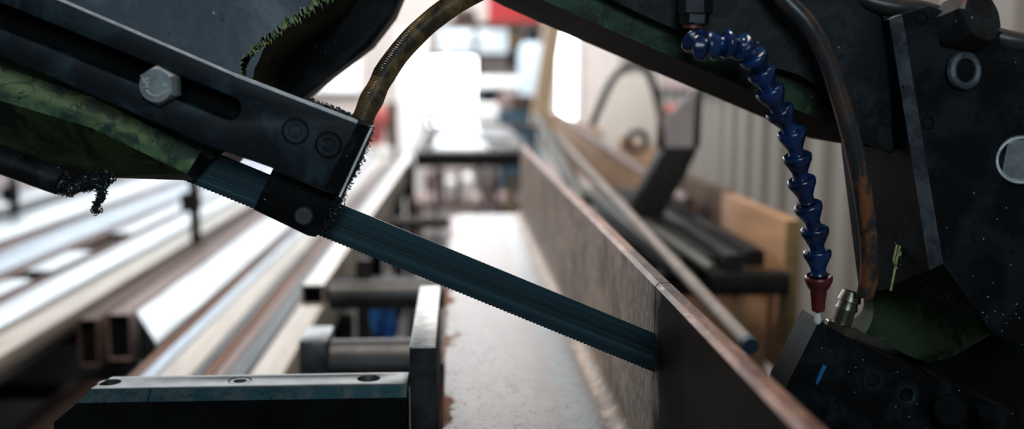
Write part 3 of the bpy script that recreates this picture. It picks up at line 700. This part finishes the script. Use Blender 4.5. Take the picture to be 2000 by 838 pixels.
# ------------------------------------------------------------------ vise: fixed jaw bar and jaw plate
vp = NB(); zt = Z(-.226)
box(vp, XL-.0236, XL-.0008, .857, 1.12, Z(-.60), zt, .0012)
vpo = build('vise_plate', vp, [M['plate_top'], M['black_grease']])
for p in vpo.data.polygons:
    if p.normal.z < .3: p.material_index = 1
tag(vpo, 'upright thick steel plate clamped against the edge of the angle bar', 'vise plate')
va = thing('vise_jaw', 'long black steel vise jaw bar with grey top and three holes, front left', 'vise jaw', (-.17, .845, Z(-.60)))
zj = P(700, 750, .83).z; x0 = P(178, 752, .83).x; x1 = XL-.0245; yb = .863
hs = [(P(213, 740, .845).x, .0098), (P(468, 738, .845).x, .0098), (P(720, 737, .845).x, .0098)]
bm = plate_holes([(x0+.006, -yb), (x0, -.832), (x0, -.8285), (x1, -.8285), (x1, -yb)], [circ((x, -.846), r) for x, r in hs], 0, .02, .0004)
for v in bm.verts: v.co = Vector((v.co.x, -v.co.z, zj-v.co.y))
build('jaw_top', bm, M['jaw_top'], va)
bm = NB()                                           # body with the sloped front band
xe = P(105, 825, .822).x; zb = Z(-.62); y1 = .822; zbev = P(700, 778, y1).z; xm = P(150, 780, y1).x
V = vs(bm, [(x0, .8285, zj-.0012), (x1, .8285, zj-.0012), (x1, y1, zbev), (xm, y1, zbev)])
face(bm, V); 
ze = P(105, 825, y1).z
W = vs(bm, [(xm, y1, zbev-.0001), (x1, y1, zbev-.0001), (x1, y1, zb), (xe, y1, zb), (xe, y1, ze)]); face(bm, W, 1)
back = vs(bm, [(x0, yb, zj-.02), (x1, yb, zj-.02), (x1, yb, zb), (xe, yb, zb), (xe, yb, ze)]); face(bm, back, 1)
face(bm, [V[0], V[3], W[0], W[4], back[4], back[0]], 1); face(bm, [W[4], W[3], back[3], back[4]], 1); face(bm, [V[1], back[1], back[2], W[2], W[1], V[2]], 1); face(bm, [W[2], W[3], back[3], back[2]], 1)
build('jaw_body', bm, [M['jaw_bevel'], M['jaw_black']], va, angle=15)
bm = NB(); c = Vector((hs[1][0], .846, zj-.003)); lathe(bm, [(.0094, -.01), (.0094, .0015), (.0086, .0025), (.0055, .0025), (.0050, -.003), (0, -.003)], c, (0, 0, 1), 28); build('jaw_screw', bm, M['jaw_top'], va)
for x in (hs[0][0], hs[2][0]):
    bm = NB(); cyl(bm, (x, .846, zj-.024), (x, .846, zj-.018), .0115, 24); build('bolt_hole', bm, M['socket'], va)

# ------------------------------------------------------------------ roller table
ZR = Z(-.3225)
def roller(x0, x1, Y, r, label, mt, block=None):
    t = thing('roller', label, 'roller', ((x0+x1)/2, Y, ZR-2*r), 'rollers under the angle bar')
    bm = NB(); cyl(bm, (x0, Y, ZR-r), (x1, Y, ZR-r), r, 36, .003); build('roller_tube', bm, mt, t)
    bm = NB(); cyl(bm, (x0-(.03 if block else 0), Y, ZR-r), (x1+.03, Y, ZR-r), .010, 16); build('axle', bm, M['dark_steel'], t)
    if block:
        bm = NB(); box(bm, *block, .002); build('end_block', bm, M['grey_tube'] if False else M['dull_steel'], t)
    return t
Y1 = 1.262; xa = xat(632, Y1); xb = xat(570, Y1-.02)
roller(xa, .20, Y1, .030, 'nearest thick grey roller just behind the vise jaw', M['grey_tube'], (xb, xa-.001, Y1-.02, Y1+.06, ZR-.045, ZR+.004))
Y2 = 1.645; xa2 = xat(634, Y2)
roller(xa2, .22, Y2, .0235, 'second roller from the vise, worn grey steel, in front of the black post', M['grey_tube'])
roller(xat(765, 2.43), .24, 2.43, .014, 'thin dark roller at the far end of the angle bar', M['dark_steel'])
rt_ = thing('roller_table', 'long pale box rail with black posts carrying the rollers left of the angle bar', 'roller table', (-.2, 1.9, 0))
bm = NB(); xr0 = P(588, 560, 1.62).x; xr1 = P(632, 560, 1.62).x
bar(bm, ((xr0+xr1)/2, 1.62, ZR-.018), ((xr0+xr1)/2+.02, 4.5, ZR-.018), xr1-xr0, .034, bevel=.003, hollow=.003); build('side_rail', bm, M['rail_white'], rt_)
bm = NB(); box(bm, xr0+.004, xr1-.004, 1.628, 1.64, ZR-.032, ZR-.004); build('rail_plug', bm, M['socket'], rt_)
for px, Y in ((708, 1.95), (800, 4.4)):
    bm = NB(); x = P(px, 500, Y).x; box(bm, x-.014, x+.014, Y, Y+.03, 0, ZR-.02, .002); build('post', bm, M['bar_dark'], rt_)
bm = NB(); box(bm, xr0+.02, .5, 1.95, 1.99, ZR-.10, ZR-.06, .002); build('cross_beam', bm, M['bar_dark'], rt_)
bm = NB()                                           # rag: a rumpled drape over a bar
g = [[None]*9 for _ in range(9)]
for i in range(9):
    for j in range(9):
        p = P(722+i*7, 590+j*9*(1-.09*abs(i-5)), 1.93); g[i][j] = bm.verts.new(p+Vector((0, .012*math.sin(i*1.5+j*.3), -.012*abs(math.sin(i*1.1))*j/8)))
for i in range(8):
    for j in range(8): face(bm, [g[i][j], g[i+1][j], g[i+1][j+1], g[i][j+1]])
bmesh.ops.solidify(bm, geom=bm.faces, thickness=.003)
tag(build('blue_rag', bm, M['blue_rag'], angle=80), 'blue cloth rag hanging under the second roller', 'rag')

# ------------------------------------------------------------------ stored bars on the rack at left
rack = thing('bar_rack', 'dark steel rack under the stored bars at left with two slim upright posts', 'rack', (-.9, 3.2, 0))
ZK = Z(-.53)
for Y in (2.3, 3.7, 5.2):
    bm = NB(); box(bm, -2.4, -.24, Y, Y+.06, ZK-.06, ZK, .003); build('cross_beam', bm, M['bar_dark'], rack)
    for x in (-2.35, -.30):
        bm = NB(); box(bm, x-.03, x+.03, Y, Y+.06, 0, ZK-.06, .003); build('leg', bm, M['bar_dark'], rack)
for px, Y, pt in ((376, 2.80, 352), (21, 3.5, 345)):
    c = P(px, pt, Y); bm = NB(); box(bm, c.x-.011, c.x+.011, Y, Y+.022, ZK, c.z, .001); pp = build('post', bm, M['bar_dark'], rack)
    bm = NB(); box(bm, c.x-.032, c.x+.014, Y-.012, Y+.03, c.z-.085, c.z-.035, .003); build('clamp', bm, M['bar_dark'], pp)
GB = 'steel bars stored at left'
def stored(k0, k1, h, th, Y0, Y1, mt, label, shape='flat', name='steel_bar'):
    """bar parallel to the feed; its top lies h below the eye between the sight slopes k0 (left) and k1 (right)"""
    zt = Z(-h); x0 = -k0*h; x1 = -k1*h; w_ = x1-x0; xm_ = (x0+x1)/2; bm = NB(); th = .03 if th < 0 else (.529 if h < .55 else .709)-h
    if shape in ('flat', 'round'): bar(bm, (xm_, Y0, zt-th/2), (xm_, Y1, zt-th/2), w_, th, bevel=min(.003, th*.2))
    elif shape in ('tube', 'pipe'): bar(bm, (xm_, Y0, zt-th/2), (xm_, Y1, zt-th/2), w_, th, bevel=.004, hollow=min(.0022, w_*.1))
    elif shape == 'rod':
        cyl(bm, (xm_, Y0, zt-w_/2), (xm_, Y1, zt-w_/2), w_/2, 24, .002)
    elif shape == 'pipe': pipe(bm, (xm_, Y0, zt-w_/2), (xm_, Y1, zt-w_/2), w_/2, w_*.12)
    elif shape == 'tilt':
        bar(bm, (xm_, Y0, zt-th/2), (xm_, Y1, zt-th/2), w_, th, bevel=.004, hollow=.006)
        for v in bm.verts:
            if v.co.y < Y0+.1: v.co.y -= (v.co.x-x0)/w_*.24
    elif shape == 'angle':
        t = .006; bar(bm, (xm_, Y0, zt-t/2), (xm_, Y1, zt-t/2), w_, t); bar(bm, (x0+t/2, Y0, zt-th/2), (x0+t/2, Y1, zt-th/2), t, th)
    o = tag(build(name, bm, M[mt]), label, 'steel bar', GB)
    if shape in ('tube', 'tilt', 'pipe'):
        t = .006 if shape == 'tilt' else min(.0022, w_*.1); bm = NB(); bar(bm, (xm_, Y0+.006, zt-th/2), (xm_, Y0+.03, zt-th/2), w_-2*t-.0006, th-2*t-.0006)
        if shape == 'tilt':
            for v in bm.verts: v.co.y -= (v.co.x-x0)/w_*.24
        build('shade_plug', bm, M['socket'], o)  # added black plug standing in for the shade inside the tube
H = .44
stored(.715, .60, H, .05, 1.30, 5.6, 'bar_cream', 'pale cream tube, rightmost bar lying beside the roller table', 'tube')
stored(.79, .725, H, .05, 1.30, 5.6, 'bar_slate', 'dark slate angle next to the rightmost cream tube', 'angle')
stored(.835, .795, H, .03, 1.30, 5.6, 'bar_pink', 'narrow pinkish steel strip left of the dark slate angle', 'flat')
stored(.875, .84, H, .02, 1.30, 5.6, 'bar_rust', 'thin rusty bar left of the pinkish strip')
stored(.912, .88, H, .04, 1.30, 5.6, 'bar_slate', 'thin dark flat bar at the right side of the wide cream tube', 'flat')
stored(1.026, .916, H, .06, 1.25, 5.8, 'bar_cream', 'wide cream square tube left of the thin dark bar, ending at the vise jaw', 'tube')
stored(1.085, 1.03, H, .04, 1.25, 5.8, 'bar_blue', 'bluish white flat bar left of the wide cream tube', 'flat')
stored(1.125, 1.09, H, .05, 1.25, 5.8, 'bar_rust', 'rusty orange bar along the right side of the wide white box tube', 'flat')
stored(1.40, 1.155, .43, .09, 1.92, 6.0, 'bar_white', 'widest white box tube with its dark open end facing the camera', 'tilt')
stored(1.51, 1.41, H, .05, 1.94, 6.0, 'bar_pink', 'pinkish brown tube ending beside the widest white box tube', 'tube')
stored(1.60, 1.52, H, .06, 1.90, 6.0, 'bar_brown', 'brown square tube with a dark open end left of the pinkish bar', 'tube')
stored(1.82, 1.67, H, -1, 1.2, 6.0, 'bar_cream', 'long cream bar reaching to the lower left picture edge', 'flat')
stored(2.07, 1.87, .43, .06, 1.2, 6.2, 'bar_white', 'bright white polished tube left of the long cream bar', 'tube')
stored(2.14, 2.085, .43, .03, 1.2, 6.2, 'bar_brown', 'dark brown strip on the left side of the bright polished tube', 'flat')
stored(2.30, 2.15, .43, .05, P(0, 520, 1).y*.43*2000/(522-157), 2.62, 'bar_white', 'short white tube, middle one of three lying end to end', 'pipe')
stored(2.30, 2.15, .43, .05, .43*2000/(449-157), 5.6, 'bar_white', 'white tube, farthest of three lying end to end', 'pipe')
stored(2.30, 2.15, .43, .05, 1.5, .43*2000/(520-157)-.12, 'bar_white', 'white tube, nearest of three lying end to end at the left edge', 'pipe')
stored(2.37, 2.32, .43, .03, 2.2, 5.0, 'bar_pink', 'dull pinkish strip beside the three short white tubes', 'flat')
stored(2.72, 2.40, .45, .05, 2.0, 6.2, 'bar_blue', 'broad blue grey flat bar left of the three short white tubes', 'flat')
stored(2.80, 2.74, .45, .04, 2.0, 6.2, 'bar_rust', 'narrow orange brown bar between two broad pale bars at far left', 'flat')
stored(3.30, 2.88, .44, .05, 2.2, 6.2, 'bar_white', 'broad white flat bar at far left under the guide rod', 'flat')
stored(3.50, 3.42, .46, .05, 2.4, 6.2, 'bar_slate', 'dark narrow bar behind the broad white bar at far left', 'flat')
stored(4.05, 3.60, .45, .05, 2.6, 6.2, 'bar_grey', 'grey tube at far left just below the rod end', 'tube')
stored(4.9, 4.15, .45, .05, 2.8, 6.2, 'bar_pink', 'dusty pinkish bar, leftmost of the stored bars', 'flat')
for Y in (2.33, 5.22):
    bm = NB(); box(bm, -.79, -.742, Y, Y+.04, ZK+.0005, Z(-H-.0305), .002); tag(build('packing_block', bm, M['bar_dark']), 'small dark block under the %s end of the long cream bar' % ('near' if Y < 3 else 'far'), 'block')
sf = thing('lower_shelf', 'far low dark shelf added over the lit floor under the middle of the bar rack', 'shelf', (-1.1, 3.0, 0))  # added shelf, black so the lit floor behind reads dark
bm = NB(); box(bm, -1.95, -.40, 2.40, 3.66, Z(-.75), Z(-.71), .004); build('shelf_top', bm, M['bar_dark'], sf)  # top of the added far shelf
for x in (-1.90, -.45):
    for y in (2.45, 3.58): bm = NB(); box(bm, x-.02, x+.02, y, y+.04, 0, Z(-.75), .003); build('leg', bm, M['bar_dark'], sf)  # legs of the added far shelf
HL = .66
stored(1.05, .92, HL, .05, 1.4, 2.25, 'bar_pink', 'short pinkish bar low down beside the left end of the vise jaw', 'flat')
stored(1.30, 1.16, HL, .05, 1.5, 2.25, 'bar_brown', 'short brown bar on the lower shelf at bottom left', 'flat')
stored(1.14, 1.07, HL, .04, 1.5, 2.25, 'bar_grey', 'thin grey bar between two short bars at bottom left', 'round')
stored(.56, .485, .60, .05, 1.7, 2.27, 'bar_rust', 'rusty bar below the second roller', 'flat')
stored(.48, .40, .60, .05, 1.7, 2.27, 'bar_cream', 'cream bar below the second roller', 'flat')
sf = thing('lower_shelf', 'low dark shelf carrying the short bars at bottom left', 'shelf', (-.6, 1.8, 0))
bm = NB(); box(bm, -1.95, -.235, 1.0, 2.28, Z(-.75), Z(-.71), .004); build('shelf_top', bm, M['bar_dark'], sf)
for x in (-1.90, -.28):
    for y in (1.05, 2.20): bm = NB(); box(bm, x-.02, x+.02, y, y+.04, 0, Z(-.75), .003); build('leg', bm, M['bar_dark'], sf)

# ------------------------------------------------------------------ right side: timber trough, bars, bracket
XT = .55
bm = NB(); box(bm, XT, XT+.026, 1.67, 2.09, Z(-.50), Z(-.232), .003)
tb = build('timber_board', bm, [M['timber'], M['timber_end']])
for p in tb.data.polygons:
    if p.normal.y < -.7: p.material_index = 1
tag(tb, 'nearest upright orange timber board with sawn end by the corrugated wall', 'board', 'timber boards')
bm = NB(); box(bm, XT+.002, XT+.026, 2.095, 2.74, Z(-.50), Z(-.228), .003)  # farther stretch of the near board, set apart in darker brown
tag(build('timber_board', bm, M['timber_dark']), 'dark rust brown board continuing behind the nearest orange board', 'board', 'timber boards')
bm = NB(); box(bm, XT-.004, XT+.022, 2.76, 6.6, Z(-.42), Z(-.186), .003)
tag(build('timber_board', bm, M['timber']), 'farther long orange timber board behind the black slanted bracket', 'board', 'timber boards')
bm = NB(); box(bm, XT-.16, XT-.01, 1.72, 1.75, Z(-.62), Z(-.345), .003)
tag(build('timber_board', bm, M['timber']), 'low brown board under the black cross beam at right', 'board', 'timber boards')
bm = NB(); bar(bm, (.30, 1.66, Z(-.335)), (XT, 1.66, Z(-.335)), .05, .036, bevel=.003)
tag(build('cross_beam', bm, M['bar_dark']), 'black steel beam carrying the loose bars in front of the timber board', 'beam')
for i, (x, w_, y0, mt, lb) in enumerate(((.355, .030, 1.63, 'trough_dark', 'dark flat bar nearest the long pale rod in the right trough'), (.41, .035, 1.64, 'bar_dark', 'black flat bar in the middle of the right trough'), (.462, .030, 1.66, 'trough_dark', 'dark bar second from the timber board in the right trough'), (.51, .030, 1.70, 'bar_dark', 'black bar lying against the timber board'))):
    bm = NB(); bar(bm, (x, y0, Z(-.302)), (x+.008, 2.75, Z(-.302)), w_, .028, bevel=.002)
    tag(build('steel_bar', bm, M[mt]), lb, 'steel bar', 'dark bars in the right trough')
bm = NB(); box(bm, .21, XT-.01, 1.9, 2.8, Z(-.37), Z(-.345), .003)
tag(build('trough_tray', bm, M['trough_dark']), 'black steel tray behind the angle bar holding loose bars', 'tray')
def rod(p0, p1, r, mt, label, tip=None):
    bm = NB(); cyl(bm, p0, p1, r, 20, .0006); o = build('steel_rod', bm, M[mt]); tag(o, label, 'steel rod', 'loose rods behind the angle bar')
    return o
rd = rod(P(1466, 677, 1.0), P(1085, 262, 2.9), .0085, 'rod_grey', 'long pale steel rod with a blue painted tip leaning over the angle bar')
p0 = P(1466, 677, 1.0); dd = (P(1085, 262, 2.9)-p0).normalized()
bm = NB(); cyl(bm, p0-dd*.001, p0+dd*.012, .0088, 20, .0006); tp_ = build('painted_tip', bm, M['teal_paint'], rd); tp_['label'] = 'blue painted rod tip'
rod(P(1392, 527, 1.55), P(1225, 412, 2.3), .009, 'grey_green', 'shorter grey rod beneath the long pale rod')
rod(P(1140, 398, 1.95), P(1052, 232, 3.2), .016, 'grey_green', 'greenish grey tube crossing behind the top of the angle bar')
rod(P(1345, 395, 2.2), P(1090, 225, 4.2), .012, 'bar_pink', 'pale rod lying before the farther timber board')
# black slanted bracket with sheet
br = thing('side_stop', 'black slanted steel bracket standing on the right tray', 'bracket', tuple(P(1265, 410, 2.1)))
bm = NB(); prism(bm, [(1232, 410), (1300, 288), (1364, 288), (1340, 345), (1296, 412), (1285, 470), (1240, 470)], 2.1, 2.16, .003); build('stop_plate', bm, M['bar_dark'], br)
bm = NB(); prism(bm, [(1302, 288), (1296, 235), (1325, 205), (1362, 175), (1366, 180), (1364, 288)], 2.11, 2.118); build('grey_sheet', bm, M['clear_grey'], br)
bm = NB(); prism(bm, [(1356, 288), (1362, 175), (1374, 172), (1369, 288)], 2.10, 2.125, .001); build('upright', bm, M['bar_dark'], br)
bm = NB(); prism(bm, [(1285, 290), (1290, 225), (1312, 215), (1308, 290)], 2.13, 2.16, .002); build('handle', bm, M['brown_paint'], br)
bm = NB(); pts = spline([P(1156, 246, 3.0), P(1172, 205, 3.0), P(1192, 162, 3.0), P(1215, 136, 3.0), P(1240, 126, 3.0), P(1264, 140, 3.0), P(1280, 180, 3.0), P(1291, 235, 3.0), P(1292, 300, 3.0), P(1275, 350, 3.0)], 8)
tube(bm, pts, .0115, 14); tag(build('cable_loop', bm, M['rubber'], angle=60), 'thick black cable bent into an arch above the farther timber board', 'cable')
bm = NB(); c = P(1244, 276, 2.78); s = [c+Vector((.026*math.cos(t), 0, .026*math.sin(t))) for t in [math.pi*2*k/24 for k in range(25)]]
tube(bm, s, .009, 12); tag(build('rubber_ring', bm, M['rubber'], angle=60), 'small black rubber ring on the edge of the farther timber board', 'ring')
bm = NB(); pbox(bm, 1180, 1286, 146, 290, 3.4, 3.42, .003); tag(build('white_sheet', bm, M['white_paint']), 'white sheet panel standing behind the arched cable', 'panel')
bm = NB(); bar(bm, (XW-.02, 3.6, P(1200, 140, 9).z-.1), (XW-.02, 9.8, P(1200, 140, 9).z-.1), .04, .06); tag(build('wall_rail', bm, M['bar_pink']), 'horizontal rail fixed along the corrugated right wall', 'rail')
bm = NB(); bar(bm, P(1052, 246, 5.9), P(1084, 38, 5.9), .10, .07, (0, 1, 0), .004); tag(build('timber_post', bm, M['timber_pale']), 'pale leaning timber post in front of the bright doorway', 'post')
bm = NB(); pbox(bm, 1302, 1330, 205, 232, 2.3, 2.33, .004); tag(build('red_block', bm, M['pink_cloth']), 'small dull red block behind the slanted bracket', 'block')

# ------------------------------------------------------------------ far table and back of the hall
ft = thing('steel_table', 'dark steel far table crossing behind the roller table', 'table', (.1, 5.5, 0))
yt = 4.5; bm = NB(); pbox(bm, 812, 1046, 297, 326, yt, yt+.06, .004); build('front_beam', bm, M['bar_dark'], ft)
bm = NB(); pbox(bm, 845, 1052, 244, 253, 7.2, 7.26, .003); build('rear_beam', bm, M['brown_paint'], ft)
for px in (818, 1040):
    bm = NB(); x = xat(px, 4.5); bar(bm, (x, 4.56, ztop(297, 4.5)-.03), (x, 7.2, ztop(297, 4.5)-.03), .05, .05, bevel=.003); build('side_beam', bm, M['bar_dark'], ft)
for px, Y in ((804, 4.45), (1036, 4.45), (850, 7.2), (1046, 7.2)):
    c = P(px, 320 if Y < 5 else 252, Y); bm = NB(); box(bm, c.x-.014, c.x+.014, Y, Y+.03, 0, c.z, .002); build('leg', bm, M['bar_dark'], ft)
hT = ztop(297, 4.5)+.0005
bm = NB(); box(bm, xat(845, 4.7), xat(938, 6), 4.62, 6.9, hT, hT+.006, .001); tag(build('steel_sheet', bm, M['bar_white']), 'bright bluish sheet lying on the left half of the far table', 'sheet')
bm = NB(); box(bm, xat(940, 6), xat(1034, 4.7), 4.62, 6.9, hT, hT+.006, .001); tag(build('steel_sheet', bm, M['trough_dark']), 'dark sheet lying on the right half of the far table', 'sheet')
bm = NB(); bar(bm, (xat(850, 5.6), 5.9, hT+.017), (xat(985, 5.2), 5.0, hT+.017), .03, .02); tag(build('steel_rod', bm, M['bar_slate']), 'thin dark bar laid across the bright sheet on the far table', 'steel rod')
# white benches by the window
for (a, b, c, d), Y, lb in (((835, 975, 205, 238), 8.2, 'lower white bench top glaring in window light'), ((925, 1025, 149, 171), 8.8, 'upper white shelf board glaring in window light')):
    bm = NB(); pbox(bm, a, b, c, d, Y, Y+.5, .006); t = build('white_bench', bm, M['white_paint']); tag(t, lb, 'bench')
    for px in (a+12, b-12):
        q = P(px, d, Y); bm = NB(); box(bm, q.x-.02, q.x+.02, Y+.2, Y+.24, 0, q.z, .003); build('leg', bm, M['bar_grey'], t)
bm = NB(); pbox(bm, 928, 985, 173, 203, 9.2, 9.5, .01); tag(build('machine_cabinet', bm, M['teal_paint']), 'dark teal cabinet below the upper white shelf', 'cabinet')
bm = NB(); pbox(bm, 1000, 1042, 186, 214.3, 7.93, 8.15, .008); tag(build('brown_box', bm, M['brown_paint']), 'dark brown box left of the leaning post', 'box')
bm = NB(); pbox(bm, 975, 1046, 214.5, 243, 7.92, 8.2, .008)
for v in bm.verts:
    if v.co.z < P(1000, 225, 7.92).z: v.co.z = 0
tag(build('tool_chest', bm, M['teal_paint']), 'dark blue chest under the brown box', 'chest')
bm = NB(); c = P(984, 200, 8.02); c.z = P(984, 214.5, 7.92).z+.061; lathe(bm, [(0, 0), (.05, 0), (.06, .01), (.06, .05), (.05, .06), (0, .06)], c+Vector((0, 0, 0)), (0, -1, 0), 24); tag(build('paint_tin', bm, M['bar_pink']), 'small pale pink round tin at the end of the lower bench', 'tin')
sh = NB(); pbox(sh, 868, 1066, 43, 52, 9.3, 9.8, .004); tag(build('wall_shelf', sh, M['brown_paint']), 'dark brown shelf high on the rear wall', 'shelf')
bm = NB()
c0 = P(955, 43, 9.35); c1 = P(1058, 43, 9.35)
for k in range(14):
    x = c0.x+(c1.x-c0.x)*(k+.5)/14; cyl(bm, (x, 9.5, c0.z), (x, 9.5, c0.z+.26), .022, 10, .004)
box(bm, c0.x, c1.x, 9.5, 9.7, c0.z, c0.z+.25, .01); tag(build('red_crate', bm, M['red_paint']), 'ribbed red crate on the brown rear shelf', 'crate')
bm = NB(); c = P(908, 43, 9.4); lathe(bm, [(0, 0), (.10, 0), (.11, .02), (.10, .10), (.06, .13), (0, .14)], c+Vector((0, .1, 0)), (0, 0, 1), 20); tag(build('dark_bowl', bm, M['brown_paint']), 'dark rounded pot on the left of the rear shelf', 'pot')
b_ = thing('hanging_brush', 'yellow handled black brush hanging beside the pale gas bottle', 'brush', tuple(P(1000, 135, 9.8)))
bm = NB(); cyl(bm, P(1000, 62, 9.8), P(1000, 92, 9.8), .035, 14, .006); build('handle', bm, M['yellow'], b_)
bm = NB(); cyl(bm, P(1000, 92, 9.8), P(1000, 136, 9.8), .042, 14, .006); build('bristles', bm, M['bar_dark'], b_)
gb = thing('gas_bottle', 'pale blue gas bottle with dark cap right of the hanging brush', 'gas bottle', tuple(P(1040, 166, 8.35)))
c = P(1040, 170, 8.35); hgt = P(1040, 82, 8.35).z-c.z
bm = NB(); lathe(bm, [(0, -c.z), (.11, -c.z), (.115, -c.z+.02), (.115, hgt-.08), (.09, hgt-.02), (.05, hgt), (0, hgt)], c, (0, 0, 1), 28); build('bottle_body', bm, M['pale_blue'], gb)
bm = NB(); lathe(bm, [(.05, hgt-.01), (.062, hgt+.01), (.062, hgt+.09), (.03, hgt+.12), (0, hgt+.12)], c, (0, 0, 1), 20); build('cap', bm, M['bar_dark'], gb)
# things under the far table
for px, py, sz_, mt, lb in ((842, 352, 24, 'bar_pink', 'peach white bottle, leftmost under the far table'), (880, 366, 20, 'white_paint', 'white bottle second from left under the far table'), (912, 362, 24, 'white_paint', 'white bottle in the middle under the far table'), (925, 385, 12, 'white_paint', 'small white ball under the far table'), (962, 364, 20, 'bar_pink', 'peach white bottle, rightmost under the far table')):
    c = P(px, py, 7.5); rr = sz_*7.5/2000*.55; bm = NB()
    hh = rr*1.8 if sz_ > 15 else rr
    lathe(bm, [(0, -hh), (rr*.9, -hh), (rr, -hh*.85), (rr, hh*.6), (rr*.5, hh*.9), (rr*.4, hh), (0, hh)] if sz_ > 15 else [(rr*math.sin(math.pi*k/10), -rr*math.cos(math.pi*k/10)) for k in range(11)], c, (0, 0, 1), 18)
    tag(build('bottle' if sz_ > 15 else 'ball', bm, M[mt]), lb, 'bottle' if sz_ > 15 else 'ball')
tl = thing('low_bench', 'pale low bench carrying white bottles under the far table', 'bench', (0, 7.6, 0))
ls = NB(); pbox(ls, 808, 1020, 392, 408, 7.3, 7.9, .005); build('bench_top', ls, M['bar_pink'], tl)
for px in (816, 1012): q = P(px, 408, 7.3); bm = NB(); box(bm, q.x-.03, q.x+.03, 7.35, 7.85, 0, q.z, .003); build('leg', bm, M['bar_pink'], tl)
for x0p, y0p, x1p, y1p in ((862, 330, 866, 395), (898, 335, 890, 398), (935, 328, 948, 398), (960, 330, 968, 398)):
    bm = NB(); bar(bm, P(x0p, y0p, 6.6), P(x1p, y1p, 6.6), .04, .03, (0, 1, 0)); tag(build('trestle_leg', bm, M['brown_paint']), {862: 'straight brown prop, leftmost under the far table', 898: 'brown prop left of centre under the far table', 935: 'brown prop leaning right under the far table', 960: 'brown prop farthest right under the far table'}[x0p], 'prop', 'props under the far table')
bm = NB(); bar(bm, P(1002, 340, 5.2), P(996, 414, 5.2), .05, .03, (0, 1, 0)); tag(build('timber_offcut', bm, M['timber_pale']), 'orange timber offcut standing at the far end of the angle bar', 'board')
# left rear: drum with red sack, columns
bm = NB(); c = P(728, 330, 6.6); lathe(bm, [(0, -c.z), (.13, -c.z), (.13, -.3), (.135, -.29), (.13, -.28), (.13, .12), (.12, .14), (0, .14)], c, (0, 0, 1), 28); tag(build('white_drum', bm, M['white_paint']), 'white drum standing behind the stored bars left of centre', 'drum')
bm = NB(); c = Vector((c.x+.005, c.y, c.z+.14+.156))
r_ = bmesh.ops.create_uvsphere(bm, u_segments=20, v_segments=12, radius=1)
for v in bm.verts: v.co = Vector((c.x+v.co.x*.095*(1+.15*math.sin(v.co.z*5)), c.y+v.co.y*.09, c.z+v.co.z*.155))
tag(build('red_sack', bm, M['pink_cloth'], angle=80), 'pinkish red sack on top of the white drum', 'sack')
bm = NB(); pbox(bm, 754, 776, 200, 360, 7.0, 7.1, .005)
for v in bm.verts:
    if v.co.z < .8: v.co.z = 0
tag(build('brown_column', bm, M['brown_paint']), 'brown upright post right of the red sack', 'post')
bm = NB(); pbox(bm, 776, 832, 60, 330, 8.6, 8.7, .01)
for v in bm.verts:
    if v.co.z < 1: v.co.z = 0
tag(build('partition_board', bm, M['white_paint']), 'tall white partition board left of the glaring window', 'panel')
bm = NB(); pbox(bm, 655, 764, 322, 331, 6.35, 6.40, .004)
gr_ = thing('guard_rail', 'thin dark rail standing in front of the white drum', 'rail', (xat(710, 6.37), 6.37, 0)); build('top_rail', bm, M['bar_dark'], gr_)
for px in (662, 756): bm = NB(); x = xat(px, 6.37); box(bm, x-.012, x+.012, 6.36, 6.39, 0, P(px, 331, 6.35).z, .002); build('leg', bm, M['bar_dark'], gr_)
